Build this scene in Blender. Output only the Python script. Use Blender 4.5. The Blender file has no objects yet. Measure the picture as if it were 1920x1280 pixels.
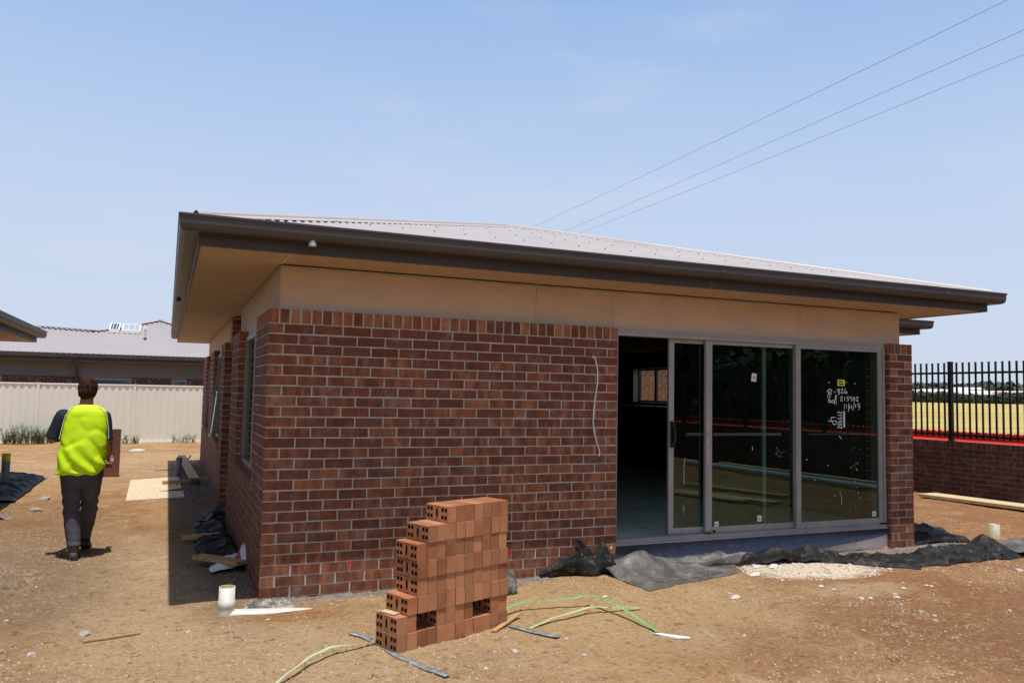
import bpy, math, random
import numpy as np
from mathutils import Vector, Matrix

random.seed(7)
rng = np.random.default_rng(11)
R = math.radians
SC = bpy.context.scene
COL = SC.collection

# ------------------------------------------------------------------ camera
cam_d = bpy.data.cameras.new('camera')
cam = bpy.data.objects.new('camera', cam_d)
COL.objects.link(cam)
SC.camera = cam
cam_d.sensor_width = 36.0
cam_d.lens = 1499.4 / 1920 * 36
cam_d.clip_start = 0.05
cam_d.clip_end = 6000
YAW, PIT, ROL = 0.4050, 0.06518, 0.01894
_f = Vector((math.sin(YAW)*math.cos(PIT), math.cos(YAW)*math.cos(PIT), math.sin(PIT)))
_r = Vector((math.cos(YAW), -math.sin(YAW), 0))
_u = _r.cross(_f)
_R = _r*math.cos(ROL) + _u*math.sin(ROL)
_U = _u*math.cos(ROL) - _r*math.sin(ROL)
mw = Matrix((( _R.x, _U.x, -_f.x, -0.728), (_R.y, _U.y, -_f.y, -6.654), (_R.z, _U.z, -_f.z, 1.646), (0, 0, 0, 1)))
cam.matrix_world = mw

# ------------------------------------------------------------------ light
SUN_TRAVEL = Vector((0.02, 0.256, -1.0)).normalized()
SUN_EL = math.asin(-SUN_TRAVEL.z)
world = bpy.data.worlds.new('World')
SC.world = world
world.use_nodes = True
wn = world.node_tree.nodes; wl = world.node_tree.links
bg = wn['Background']
sky = wn.new('ShaderNodeTexSky')
sky.sky_type = 'NISHITA'
sky.sun_disc = False
sky.sun_elevation = SUN_EL
sky.sun_rotation = math.atan2(-SUN_TRAVEL.x, -SUN_TRAVEL.y)
sky.altitude = 0
sky.air_density = 1.0
sky.dust_density = 0.6
sky.ozone_density = 1.0
# a thin bright haze low in the sky, added to the sky model
tc = wn.new('ShaderNodeTexCoord'); sxyz = wn.new('ShaderNodeSeparateXYZ'); wl.new(tc.outputs['Generated'], sxyz.inputs[0])
mr = wn.new('ShaderNodeMapRange'); mr.interpolation_type = 'SMOOTHSTEP'; wl.new(sxyz.outputs[2], mr.inputs[0])
mr.inputs[1].default_value = .42; mr.inputs[2].default_value = .82; mr.inputs[3].default_value = 1.0; mr.inputs[4].default_value = 0.0
cr = wn.new('ShaderNodeValToRGB'); wl.new(sxyz.outputs[2], cr.inputs[0])
HZ = [(0.0, (4.75, 5.3, 6.2)), (.10, (4.65, 5.35, 6.6)), (.26, (3.9, 4.9, 6.7)), (.46, (2.45, 3.75, 6.2)), (.70, (1.3, 2.4, 5.0))]
while len(cr.color_ramp.elements) < len(HZ): cr.color_ramp.elements.new(.5)
for el, (p, c) in zip(cr.color_ramp.elements, HZ): el.position = p; el.color = (c[0]/8, c[1]/8, c[2]/8, 1)
sc8 = wn.new('ShaderNodeVectorMath'); sc8.operation = 'SCALE'; wl.new(cr.outputs[0], sc8.inputs[0]); sc8.inputs['Scale'].default_value = 8.0
hz = wn.new('ShaderNodeMix'); hz.data_type = 'RGBA'
wl.new(mr.outputs[0], hz.inputs[0]); wl.new(sky.outputs[0], hz.inputs[6]); wl.new(sc8.outputs[0], hz.inputs[7])
cn = wn.new('ShaderNodeTexNoise'); cm = wn.new('ShaderNodeMapping'); wl.new(tc.outputs['Generated'], cm.inputs[0]); cm.inputs['Scale'].default_value = (1.2, 1.2, 5.5)
wl.new(cm.outputs[0], cn.inputs['Vector']); cn.inputs['Scale'].default_value = 2.0; cn.inputs['Detail'].default_value = 6; cn.inputs['Roughness'].default_value = .55
cf = wn.new('ShaderNodeMapRange'); cf.interpolation_type = 'SMOOTHSTEP'; wl.new(cn.outputs[0], cf.inputs[0]); cf.inputs[1].default_value = .46; cf.inputs[2].default_value = .78; cf.inputs[4].default_value = .42
cz = wn.new('ShaderNodeMix'); cz.data_type = 'RGBA'; wl.new(cf.outputs[0], cz.inputs[0]); wl.new(hz.outputs[2], cz.inputs[6]); cz.inputs[7].default_value = (5.3, 5.7, 6.4, 1)
wl.new(cz.outputs[2], bg.inputs[0])
bg.inputs[1].default_value = 0.13
sun_d = bpy.data.lights.new('sun', 'SUN')
sun_d.energy = 4.5
sun_d.angle = R(0.5)
sun_d.color = (1.0, 0.955, 0.88)
sun = bpy.data.objects.new('sun', sun_d)
COL.objects.link(sun)
sun.rotation_euler = SUN_TRAVEL.to_track_quat('-Z', 'Y').to_euler()
SC.view_settings.view_transform = 'Standard'
SC.view_settings.look = 'None'
SC.view_settings.exposure = 0.0
SC.view_settings.gamma = 1.0

# ------------------------------------------------------------------ helpers
def tag(o, label=None, cat=None, group=None, kind=None):
    if label: o['label'] = label
    if cat: o['category'] = cat
    if group: o['group'] = group
    if kind: o['kind'] = kind
    return o

def thing(name, label, cat, loc=(0, 0, 0), rz=0.0, group=None):
    o = bpy.data.objects.new(name, None)
    o.empty_display_size = 0.2
    COL.objects.link(o)
    o.location = loc
    o.rotation_euler = (0, 0, rz)
    return tag(o, label, cat, group)

def mesh_obj(name, V, F, mats, parent=None, fm=None, smooth=False, attr=None, loc=None):
    me = bpy.data.meshes.new(name)
    me.from_pydata([tuple(v) for v in V], [], F)
    if not isinstance(mats, (list, tuple)): mats = [mats]
    for m in mats: me.materials.append(m)
    if fm is not None: me.polygons.foreach_set('material_index', fm)
    if smooth is True: me.polygons.foreach_set('use_smooth', [True]*len(F))
    elif isinstance(smooth, (list, tuple)): me.polygons.foreach_set('use_smooth', smooth)
    if attr is not None:
        a = me.attributes.new('brk', 'FLOAT_COLOR', 'POINT')
        a.data.foreach_set('color', np.asarray(attr, dtype=np.float32).ravel())
    me.update()
    o = bpy.data.objects.new(name, me)
    COL.objects.link(o)
    if parent: o.parent = parent
    if loc: o.location = loc
    return o

class MB:
    def __init__(s): s.v = []; s.f = []; s.m = []; s.s = []; s.a = []
    def add(s, V, F, m=0, smooth=False, a=None):
        n = len(s.v)
        s.v += [tuple(p) for p in V]
        s.f += [tuple(i+n for i in f) for f in F]
        s.m += [m]*len(F); s.s += [smooth]*len(F)
        s.a += [a or (0, 0, 0, 1)]*len(V)
    def box(s, x0, x1, y0, y1, z0, z1, m=0, a=None, skip=()):
        V = [(x, y, z) for z in (z0, z1) for y in (y0, y1) for x in (x0, x1)]
        fs = {'b': (0, 2, 3, 1), 't': (4, 5, 7, 6), 'f': (0, 1, 5, 4), 'k': (2, 6, 7, 3), 'l': (0, 4, 6, 2), 'r': (1, 3, 7, 5)}
        s.add(V, [fs[k] for k in fs if k not in skip], m, a=a)
    def obox(s, c, ax, ay, az, hx, hy, hz, m=0):
        c = Vector(c); ax = Vector(ax).normalized()*hx; ay = Vector(ay).normalized()*hy; az = Vector(az).normalized()*hz
        V = [c+ax*i+ay*j+az*k for k in (-1, 1) for j in (-1, 1) for i in (-1, 1)]
        s.add(V, [(0, 2, 3, 1), (4, 5, 7, 6), (0, 1, 5, 4), (2, 6, 7, 3), (0, 4, 6, 2), (1, 3, 7, 5)], m)
    def bar(s, a, b, w, h, m=0, up=(0, 0, 1)):
        a = Vector(a); b = Vector(b); d = b-a
        side = d.cross(Vector(up))
        if side.length < 1e-6: side = Vector((1, 0, 0))
        u2 = side.cross(d)
        s.obox((a+b)/2, d, side, u2, d.length/2, w/2, h/2, m)
    def tube(s, pts, rad, n=8, m=0, smooth=True, caps=True):
        pts = [Vector(p) for p in pts]
        if not isinstance(rad, (list, tuple)): rad = [rad]*len(pts)
        rings = []
        pu = None
        for i, p in enumerate(pts):
            d = (pts[min(i+1, len(pts)-1)]-pts[max(i-1, 0)]).normalized()
            if pu is None: pu = Vector((0, 0, 1)) if abs(d.z) < .9 else Vector((1, 0, 0))
            x = pu.cross(d).normalized(); y = d.cross(x); pu = y
            rings.append([p+(x*math.cos(2*math.pi*k/n)+y*math.sin(2*math.pi*k/n))*rad[i] for k in range(n)])
        V = [q for r_ in rings for q in r_]
        F = [(i*n+k, i*n+(k+1) % n, (i+1)*n+(k+1) % n, (i+1)*n+k) for i in range(len(pts)-1) for k in range(n)]
        s.add(V, F, m, smooth)
        if caps:
            s.add(rings[0], [tuple(range(n))[::-1]], m); s.add(rings[-1], [tuple(range(n))], m)
    def lathe(s, prof, cx=0, cy=0, n=24, m=0, smooth=True):
        V = [(cx+r*math.cos(2*math.pi*k/n), cy+r*math.sin(2*math.pi*k/n), z) for r, z in prof for k in range(n)]
        F = [(i*n+k, i*n+(k+1) % n, (i+1)*n+(k+1) % n, (i+1)*n+k) for i in range(len(prof)-1) for k in range(n)]
        s.add(V, F, m, smooth)
    def build(s, name, mats, parent=None, brick=False, loc=None):
        return mesh_obj(name, s.v, s.f, mats, parent, s.m, s.s, s.a if brick else None, loc)

# numpy value noise
_T = rng.random((64, 64, 64)).astype(np.float32)
def vnoise(x, y, z=0.0):
    x = np.asarray(x, float); y = np.asarray(y, float); z = np.zeros_like(x)+z
    xi = np.floor(x).astype(int); yi = np.floor(y).astype(int); zi = np.floor(z).astype(int)
    fx = x-xi; fy = y-yi; fz = z-zi
    fx = fx*fx*(3-2*fx); fy = fy*fy*(3-2*fy); fz = fz*fz*(3-2*fz)
    g = lambda a, b, c: _T[(xi+a) & 63, (yi+b) & 63, (zi+c) & 63]
    c00 = g(0, 0, 0)*(1-fx)+g(1, 0, 0)*fx; c10 = g(0, 1, 0)*(1-fx)+g(1, 1, 0)*fx
    c01 = g(0, 0, 1)*(1-fx)+g(1, 0, 1)*fx; c11 = g(0, 1, 1)*(1-fx)+g(1, 1, 1)*fx
    return (c00*(1-fy)+c10*fy)*(1-fz)+(c01*(1-fy)+c11*fy)*fz
def fbm(x, y, z=0.0, o=4):
    t = 0; a = .5
    for i in range(o):
        t = t+a*vnoise(x*2**i+i*17.3, y*2**i+i*5.1, z*2**i+i*3.7); a *= .5
    return t
def smooth01(t): t = np.clip(t, 0, 1); return t*t*(3-2*t)

def gz(x, y):
    """height of the terrain"""
    x = np.asarray(x, float); y = np.asarray(y, float)
    z = -.005*np.clip(y, 0, 24)
    d = np.hypot(x+.7, y+6.6)
    z = z+(1.42+.13)*smooth01((d-45)/200)
    near = 1-smooth01((d-14)/25)
    z = z+near*((fbm(x*1.1, y*1.1, .3, 3)-.44)*.045+(fbm(x*7, y*7, 2.2, 4)-.47)*.026)
    # flat pads against the walls
    return z
def GZ(x, y): return float(gz(x, y))

# ------------------------------------------------------------------ materials
def new_mat(name):
    m = bpy.data.materials.new(name); m.use_nodes = True
    nt = m.node_tree
    return m, nt, nt.nodes['Principled BSDF']

def mix_rgb(nt, fac, a, b, blend='MIX'):
    n = nt.nodes.new('ShaderNodeMix'); n.data_type = 'RGBA'; n.blend_type = blend
    for sock, v in ((n.inputs[0], fac), (n.inputs[6], a), (n.inputs[7], b)):
        if isinstance(v, (int, float)): sock.default_value = v
        elif isinstance(v, tuple): sock.default_value = (*v[:3], 1)
        else: nt.links.new(v, sock)
    return n.outputs[2]
def noise(nt, vec, scale, detail=4, rough=.55, dist=0.0):
    n = nt.nodes.new('ShaderNodeTexNoise'); n.inputs['Scale'].default_value = scale
    n.inputs['Detail'].default_value = detail; n.inputs['Roughness'].default_value = rough
    n.inputs['Distortion'].default_value = dist
    if vec is not None: nt.links.new(vec, n.inputs['Vector'])
    return n.outputs[0]
def ramp(nt, fac, a, b, lo=0.0, hi=1.0):
    n = nt.nodes.new('ShaderNodeMapRange'); n.interpolation_type = 'SMOOTHSTEP'
    nt.links.new(fac, n.inputs[0])
    n.inputs[1].default_value = a; n.inputs[2].default_value = b
    n.inputs[3].default_value = lo; n.inputs[4].default_value = hi
    return n.outputs[0]
def math_n(nt, op, a, b=None, c=None):
    n = nt.nodes.new('ShaderNodeMath'); n.operation = op
    for i, v in enumerate((a, b, c)):
        if v is None: continue
        if isinstance(v, (int, float)): n.inputs[i].default_value = v
        else: nt.links.new(v, n.inputs[i])
    return n.outputs[0]
def objco(nt):
    n = nt.nodes.new('ShaderNodeTexCoord'); return n.outputs['Object']
def geo_pos(nt):
    n = nt.nodes.new('ShaderNodeNewGeometry'); return n.outputs['Position']
def mapping(nt, vec, scale=(1, 1, 1), loc=(0, 0, 0), rot=(0, 0, 0)):
    n = nt.nodes.new('ShaderNodeMapping'); nt.links.new(vec, n.inputs[0])
    n.inputs['Scale'].default_value = scale; n.inputs['Location'].default_value = loc; n.inputs['Rotation'].default_value = rot
    return n.outputs[0]
def bump(nt, bsdf, h, strength=.3, dist=.01):
    n = nt.nodes.new('ShaderNodeBump'); n.inputs['Strength'].default_value = strength; n.inputs['Distance'].default_value = dist
    nt.links.new(h, n.inputs['Height']); nt.links.new(n.outputs[0], bsdf.inputs['Normal'])

def M(name, col, rough=.6, col2=None, vs=4.0, lo=.35, hi=.65, metal=0.0, bs=0, bst=.2, bd=.003, stretch=(1, 1, 1), spec=.5, rand=0.0, dirt=None):
    m, nt, b = new_mat(name)
    co = mapping(nt, objco(nt), stretch)
    col2 = col2 or tuple(c*.82 for c in col)
    f = ramp(nt, noise(nt, co, vs, 5, .6), lo, hi)
    c = mix_rgb(nt, f, tuple(col), tuple(col2))
    if dirt:
        f2 = ramp(nt, noise(nt, co, vs*3.7, 6, .7), .52, .72)
        c = mix_rgb(nt, f2, c, tuple(dirt))
    if rand:
        oi = nt.nodes.new('ShaderNodeObjectInfo')
        k = math_n(nt, 'MULTIPLY_ADD', oi.outputs['Random'], rand*2, 1-rand)
        cc = nt.nodes.new('ShaderNodeCombineColor')
        for i in range(3): nt.links.new(k, cc.inputs[i])
        c = mix_rgb(nt, 1.0, c, cc.outputs[0], 'MULTIPLY')
    nt.links.new(c, b.inputs['Base Color'])
    b.inputs['Roughness'].default_value = rough
    b.inputs['Metallic'].default_value = metal
    b.inputs['Specular IOR Level'].default_value = spec
    if bs: bump(nt, b, noise(nt, co, bs, 6, .65), bst, bd)
    return m

def brick_mat(name, dark, orange, mid, bias=0.0):
    m, nt, b = new_mat(name)
    at = nt.nodes.new('ShaderNodeAttribute'); at.attribute_name = 'brk'
    sp = nt.nodes.new('ShaderNodeSeparateColor'); nt.links.new(at.outputs['Color'], sp.inputs[0])
    kind, rnd = sp.outputs[0], sp.outputs[1]
    pos = objco(nt)
    sx = nt.nodes.new('ShaderNodeSeparateXYZ'); nt.links.new(pos, sx.inputs[0])
    s = math_n(nt, 'ADD', sx.outputs[0], sx.outputs[1])
    cv = nt.nodes.new('ShaderNodeCombineXYZ')
    nt.links.new(math_n(nt, 'MULTIPLY', s, 15.0), cv.inputs[0])
    nt.links.new(math_n(nt, 'MULTIPLY_ADD', rnd, 61.0, math_n(nt, 'MULTIPLY', sx.outputs[2], 4.0)), cv.inputs[1])
    nt.links.new(math_n(nt, 'MULTIPLY', rnd, 37.0), cv.inputs[2])
    band = noise(nt, cv.outputs[0], 1.0, 3, .55)
    f = ramp(nt, math_n(nt, 'ADD', band, math_n(nt, 'ADD', kind, bias)), .38, .72)
    c = mix_rgb(nt, f, dark, orange)
    c = mix_rgb(nt, ramp(nt, noise(nt, cv.outputs[0], 2.3, 2, .5), .45, .7, 0, .6), c, mid)
    spk = noise(nt, pos, 260, 3, .6)
    c = mix_rgb(nt, ramp(nt, spk, .62, .70, 0, .7), c, (.02, .012, .01))
    blot = noise(nt, pos, 38, 4, .6)
    c = mix_rgb(nt, ramp(nt, blot, .60, .74, 0, .35), c, (.42, .30, .24))
    c = mix_rgb(nt, ramp(nt, noise(nt, pos, 5.5, 6, .7), .48, .72, 0, .38), c, (.33, .25, .20))
    br = ramp(nt, rnd, 0, 1, .84, 1.14)
    cc = nt.nodes.new('ShaderNodeCombineColor')
    for i in range(3): nt.links.new(br, cc.inputs[i])
    c = mix_rgb(nt, 1.0, c, cc.outputs[0], 'MULTIPLY')
    nt.links.new(c, b.inputs['Base Color'])
    b.inputs['Roughness'].default_value = .82
    b.inputs['Specular IOR Level'].default_value = .35
    bump(nt, b, noise(nt, pos, 120, 6, .7), .35, .004)
    return m

BRICK = brick_mat('house_brick', (.132, .041, .023), (.31, .112, .048), (.18, .058, .030), -.02)
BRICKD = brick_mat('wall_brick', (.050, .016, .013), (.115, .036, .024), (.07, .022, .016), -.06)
MORTAR = M('mortar', (.50, .485, .40), .9, (.38, .365, .30), 9, bs=150, bst=.5, bd=.003, dirt=(.42, .38, .33))
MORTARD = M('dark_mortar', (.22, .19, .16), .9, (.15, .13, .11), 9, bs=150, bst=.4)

def ground_mat():
    m, nt, b = new_mat('dirt_and_dry_grass')
    p = geo_pos(nt)
    flat = mapping(nt, p, (1, 1, 0.0))
    big = noise(nt, flat, .55, 4, .55, .6)
    med = noise(nt, mapping(nt, flat, (1, 1, 1), (13, 7, 0)), 2.1, 6, .62, .4)
    fine = noise(nt, flat, 26, 7, .72)
    tiny = noise(nt, flat, 170, 4, .7)
    def blob(cx, cy, rx, ry, edge=.5, ns=3.0, amt=.5):
        v = mapping(nt, flat, (1/rx, 1/ry, 0), (-cx/rx, -cy/ry, 0))
        ln = nt.nodes.new('ShaderNodeVectorMath'); ln.operation = 'LENGTH'; nt.links.new(v, ln.inputs[0])
        d = math_n(nt, 'ADD', ln.outputs['Value'], math_n(nt, 'MULTIPLY_ADD', noise(nt, flat, ns, 5, .65), amt*2, -amt))
        return ramp(nt, d, 1.0+edge/2, 1.0-edge/2)
    c = mix_rgb(nt, ramp(nt, big, .36, .66), (0.420, 0.246, 0.113), (0.319, 0.163, 0.069))
    c = mix_rgb(nt, ramp(nt, med, .50, .70, 0, .85), c, (0.514, 0.362, 0.199))
    c = mix_rgb(nt, ramp(nt, med, .44, .30, 0, .7), c, (0.246, 0.116, 0.049))
    # reddish on the right hand side of the yard
    sx = nt.nodes.new('ShaderNodeSeparateXYZ'); nt.links.new(p, sx.inputs[0])
    redm = math_n(nt, 'MULTIPLY', ramp(nt, sx.outputs[0], 2.6, 6.0), ramp(nt, noise(nt, flat, 1.2, 4, .6), .33, .6, .25, .8))
    c = mix_rgb(nt, redm, c, (0.275, 0.122, 0.052))
    c = mix_rgb(nt, math_n(nt, 'MULTIPLY', blob(-.95, .9, .55, 2.3, .9, 2.0, .4), .6), c, (0.466, 0.351, 0.217))
    c = mix_rgb(nt, math_n(nt, 'MULTIPLY', blob(1.6, -1.3, 2.6, 1.1, .9, 1.8, .5), .55), c, (0.445, 0.320, 0.178))
    c = mix_rgb(nt, math_n(nt, 'MULTIPLY', blob(-2.6, 3.2, 1.5, 3.6, .9, 2.0, .6), .55), c, (0.180, 0.110, 0.063))
    c = mix_rgb(nt, math_n(nt, 'MULTIPLY', blob(5.6, -2.6, 2.4, 1.0, .9, 1.5, .7), .6), c, (0.212, 0.103, 0.048))
    c = mix_rgb(nt, math_n(nt, 'MULTIPLY', blob(-1.5, -1.6, 1.2, .5, .9, 2.5, .8), .5), c, (0.254, 0.152, 0.077))
    # grey trampled clay on the left near the worker
    c = mix_rgb(nt, math_n(nt, 'MULTIPLY', blob(-2.1, .9, 1.0, 2.2, .8), .6), c, (0.224, 0.157, 0.097))
    c = mix_rgb(nt, math_n(nt, 'MULTIPLY', blob(-.5, 12.5, 4.5, 4.0, .8), .45), c, (0.492, 0.346, 0.199))
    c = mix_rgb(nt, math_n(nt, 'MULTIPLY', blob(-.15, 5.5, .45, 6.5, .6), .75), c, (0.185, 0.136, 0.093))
    c = mix_rgb(nt, math_n(nt, 'MULTIPLY', blob(-.35, -1.6, 1.0, 1.0, .9), .45), c, (0.537, 0.377, 0.208))
    c = mix_rgb(nt, math_n(nt, 'MULTIPLY', blob(2.4, -.9, 1.2, .9, .9), .5), c, (0.470, 0.309, 0.141))
    # spilled plaster dust
    c = mix_rgb(nt, math_n(nt, 'MULTIPLY', blob(5.15, -.52, .72, .40, .5, 4.0, .6), .95), c, (0.739, 0.629, 0.477))
    c = mix_rgb(nt, math_n(nt, 'MULTIPLY', blob(4.9, -1.35, .5, .22, .9, 6.0, .8), .4), c, (0.559, 0.440, 0.291))
    # damp orange soil by the drain pipe
    c = mix_rgb(nt, math_n(nt, 'MULTIPLY', blob(.2, -.58, .38, .14, .8, 5.0, .5), .7), c, (0.301, 0.136, 0.039))
    mid = noise(nt, mapping(nt, flat, (1, 1, 1), (3.3, 1.1, 0)), 9, 6, .7, .3)
    c = mix_rgb(nt, ramp(nt, mid, .54, .70, 0, .45), c, (0.559, 0.399, 0.221))
    c = mix_rgb(nt, ramp(nt, mid, .46, .32, 0, .75), c, (0.167, 0.084, 0.039))
    vor = nt.nodes.new('ShaderNodeTexVoronoi'); vor.inputs['Scale'].default_value = 55; nt.links.new(flat, vor.inputs['Vector'])
    vs_ = nt.nodes.new('ShaderNodeSeparateColor'); nt.links.new(vor.outputs['Color'], vs_.inputs[0])
    grain = math_n(nt, 'MULTIPLY', ramp(nt, vor.outputs['Distance'], .42, .25), ramp(nt, vs_.outputs[0], .45, .95))
    gmk = ramp(nt, noise(nt, mapping(nt, flat, (1, 1, 1), (5, 9, 0)), 1.1, 5, .65), .40, .60, .12, 1.0)
    grain = math_n(nt, 'MULTIPLY', grain, gmk)
    c = mix_rgb(nt, math_n(nt, 'MULTIPLY', grain, .75), c, (0.581, 0.430, 0.248))
    grain2 = math_n(nt, 'MULTIPLY', ramp(nt, vor.outputs['Distance'], .42, .25), ramp(nt, vs_.outputs[1], .62, .95))
    grain2 = math_n(nt, 'MULTIPLY', grain2, gmk)
    c = mix_rgb(nt, math_n(nt, 'MULTIPLY', grain2, .85), c, (0.114, 0.065, 0.036))
    c = mix_rgb(nt, ramp(nt, fine, .54, .68, 0, .6), c, (0.581, 0.430, 0.248))
    c = mix_rgb(nt, ramp(nt, fine, .46, .34, 0, .8), c, (0.117, 0.062, 0.032))
    c = mix_rgb(nt, ramp(nt, tiny, .58, .70, 0, .45), c, (0.103, 0.063, 0.040))
    # dry paddock beyond the boundary wall
    g1 = noise(nt, mapping(nt, flat, (1, .35, 1)), 1.1, 8, .7)
    g = mix_rgb(nt, ramp(nt, g1, .35, .65), (.50, .385, .13), (.38, .275, .085))
    g = mix_rgb(nt, ramp(nt, noise(nt, mapping(nt, flat, (.02, .12, 1)), 1, 4, .6), .4, .6, 0, .5), g, (.56, .45, .19))
    gm = ramp(nt, sx.outputs[0], 12.5, 13.3)
    far = nt.nodes.new('ShaderNodeVectorMath'); far.operation = 'LENGTH'; nt.links.new(flat, far.inputs[0])
    gm = math_n(nt, 'MAXIMUM', gm, ramp(nt, far.outputs['Value'], 45, 60))
    c = mix_rgb(nt, gm, c, g)
    nt.links.new(c, b.inputs['Base Color'])
    b.inputs['Roughness'].default_value = .95
    b.inputs['Specular IOR Level'].default_value = .15
    h = math_n(nt, 'ADD', math_n(nt, 'MULTIPLY', noise(nt, flat, 14, 8, .75), .7), math_n(nt, 'MULTIPLY', noise(nt, flat, 90, 5, .7), .22))
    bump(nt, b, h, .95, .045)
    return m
GROUND = ground_mat()

DARKMETAL = M('brown_painted_steel', (.058, .046, .042), .45, (.050, .040, .036), 2, spec=.4)
FASCIA = M('fascia_steel', (.056, .045, .043), .5, (.048, .039, .037), 2, spec=.4)
ROOFM = M('pale_roof_steel', (.44, .405, .385), .5, (.41, .375, .36), 1.2, metal=.0, spec=.3)
CAPM = M('roof_cap_steel', (.47, .43, .41), .45, (.43, .395, .38), 1.5)
SCREW = M('screw_and_gap_dark', (.05, .042, .04), .9, spec=.05)
CLAD = M('fibre_cement', (.54, .40, .285), .75, (.47, .345, .245), 1.6, bs=60, bst=.12, stretch=(1, 1, 2.5), dirt=(.45, .37, .30))
def _smear():
    nt = CLAD.node_tree; b = nt.nodes['Principled BSDF']; src = b.inputs['Base Color'].links[0].from_socket
    co = objco(nt); sx = nt.nodes.new('ShaderNodeSeparateXYZ'); nt.links.new(co, sx.inputs[0])
    nz = noise(nt, mapping(nt, co, (1.6, 1.6, 6)), 2.2, 6, .65)
    h = math_n(nt, 'ADD', sx.outputs[2], math_n(nt, 'MULTIPLY_ADD', nz, -.16, .08))
    f = math_n(nt, 'MULTIPLY', ramp(nt, h, 2.365, 2.315), .65)
    c = mix_rgb(nt, f, src, (.44, .40, .355))
    dk = ramp(nt, noise(nt, mapping(nt, co, (1, 1, 1.5), (4, 2, 0)), 1.3, 5, .6), .56, .74, 0, .22)
    c = mix_rgb(nt, dk, c, (.36, .29, .23))
    nt.links.new(c, b.inputs['Base Color'])
_smear()
SOFFIT = M('soffit_board', (.47, .34, .22), .7, (.43, .31, .20), 1.2)
STRIP = M('joint_strip', (.62, .55, .46), .6)
ALU = M('grey_aluminium', (.32, .308, .30), .42, (.28, .27, .265), 3, metal=.25, dirt=(.36, .34, .32))
ALUD = M('grey_aluminium_dark', (.12, .115, .115), .4, metal=.2)
WINFRAME = M('window_aluminium', (.26, .245, .23), .45, (.22, .21, .20), 3, metal=.1)
CONC = M('concrete', (.84, .77, .68), .6, (.72, .66, .58), 1.7, bs=40, bst=.2, dirt=(.38, .38, .37))
EDGECONC = M('slab_edge_concrete', (.22, .20, .175), .9, (.15, .135, .12), 5, bs=60, bst=.4)
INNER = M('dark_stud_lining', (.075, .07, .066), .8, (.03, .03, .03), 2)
NAVY = M('navy_film', (.012, .016, .042), .45, (.010, .013, .032), 6, bs=20, bst=.15, dirt=(.045, .045, .055))
DARKBOXM = M('dark_wrapped_cabinet', (.008, .012, .02), .5)
BLACKF = M('black_powder_coat', (.006, .006, .007), .4, spec=.4)
REDP = M('red_plastic', (.80, .045, .022), .42, (.70, .035, .018), 1.5, dirt=(.62, .10, .06))
CREAM = M('cream_steel', (.76, .725, .62), .5, (.72, .685, .58), .9)
CREAMW = M('cream_steel_rail', (.82, .79, .70), .45, (.78, .75, .66), .9)
PVC = M('white_pvc', (.64, .61, .56), .45, (.58, .54, .47), 9, dirt=(.46, .38, .28))
PVCIN = M('pvc_inside', (.66, .58, .22), .6)
PVCB = M('cream_pvc', (.50, .45, .33), .55, (.40, .34, .24), 10, dirt=(.3, .2, .12))
GREYPIPE = M('grey_pipe', (.20, .21, .21), .5, (.16, .165, .16), 6)
YELLOW = M('yellow_tape', (.75, .62, .05), .6)
PLY = M('plywood', (.70, .56, .38), .7, (.64, .49, .32), 2, stretch=(12, 1, 1), dirt=(.60, .47, .33))
TIMBER = M('raw_timber', (.48, .30, .13), .75, (.40, .235, .095), 6, stretch=(8, 1, 8), bs=40, bst=.2)
TIMBERP = M('pale_timber', (.60, .46, .27), .75, (.52, .385, .20), 5, stretch=(8, 1, 8))
BOARDM = M('weathered_board', (.66, .54, .32), .8, (.58, .45, .25), 3, stretch=(6, 1, 6), dirt=(.52, .36, .18))
PLASTIC = M('black_sheet_plastic', (.011, .010, .009), .55, (.024, .021, .018), 3.5, .42, .7, bs=22, bst=.7, bd=.012, spec=.22, dirt=(.11, .085, .06))
DUSTPL = M('dusty_sheet_plastic', (.065, .060, .054), .5, (.17, .155, .135), 4.0, .38, .68, bs=26, bst=.5, bd=.008, spec=.6, dirt=(.21, .19, .165))
GREENST = M('green_strapping', (.20, .52, .20), .4, (.15, .43, .15), 7, spec=.5, dirt=(.50, .62, .36))
GREENP = M('faded_green_strapping', (.42, .60, .28), .5, (.48, .55, .30), 9)
GREYST = M('grey_plastic_strip', (.16, .17, .18), .5, (.34, .34, .33), 20)
WHITEM = M('white_scrap', (.82, .82, .80), .6)
REDM = M('red_print', (.5, .03, .05), .6)
CABLE = M('white_cable', (.78, .78, .76), .5)
STONE = M('pale_stone', (.50, .45, .39), .9, (.36, .31, .26), 8, bs=60, bst=.4, rand=.25)
LIMEC = M('white_mortar_lump', (.62, .57, .51), .9, (.50, .45, .39), 20, bs=80, bst=.4, rand=.12)
PEB = M('gravel_stone', (.36, .25, .155), .95, (.20, .125, .075), 3.0, dirt=(.46, .38, .29))
RUBBLE = M('grey_rubble', (.21, .195, .175), .95, (.12, .11, .10), 7, bs=60, bst=.5, dirt=(.30, .28, .25))
LOOSEB = None

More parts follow.
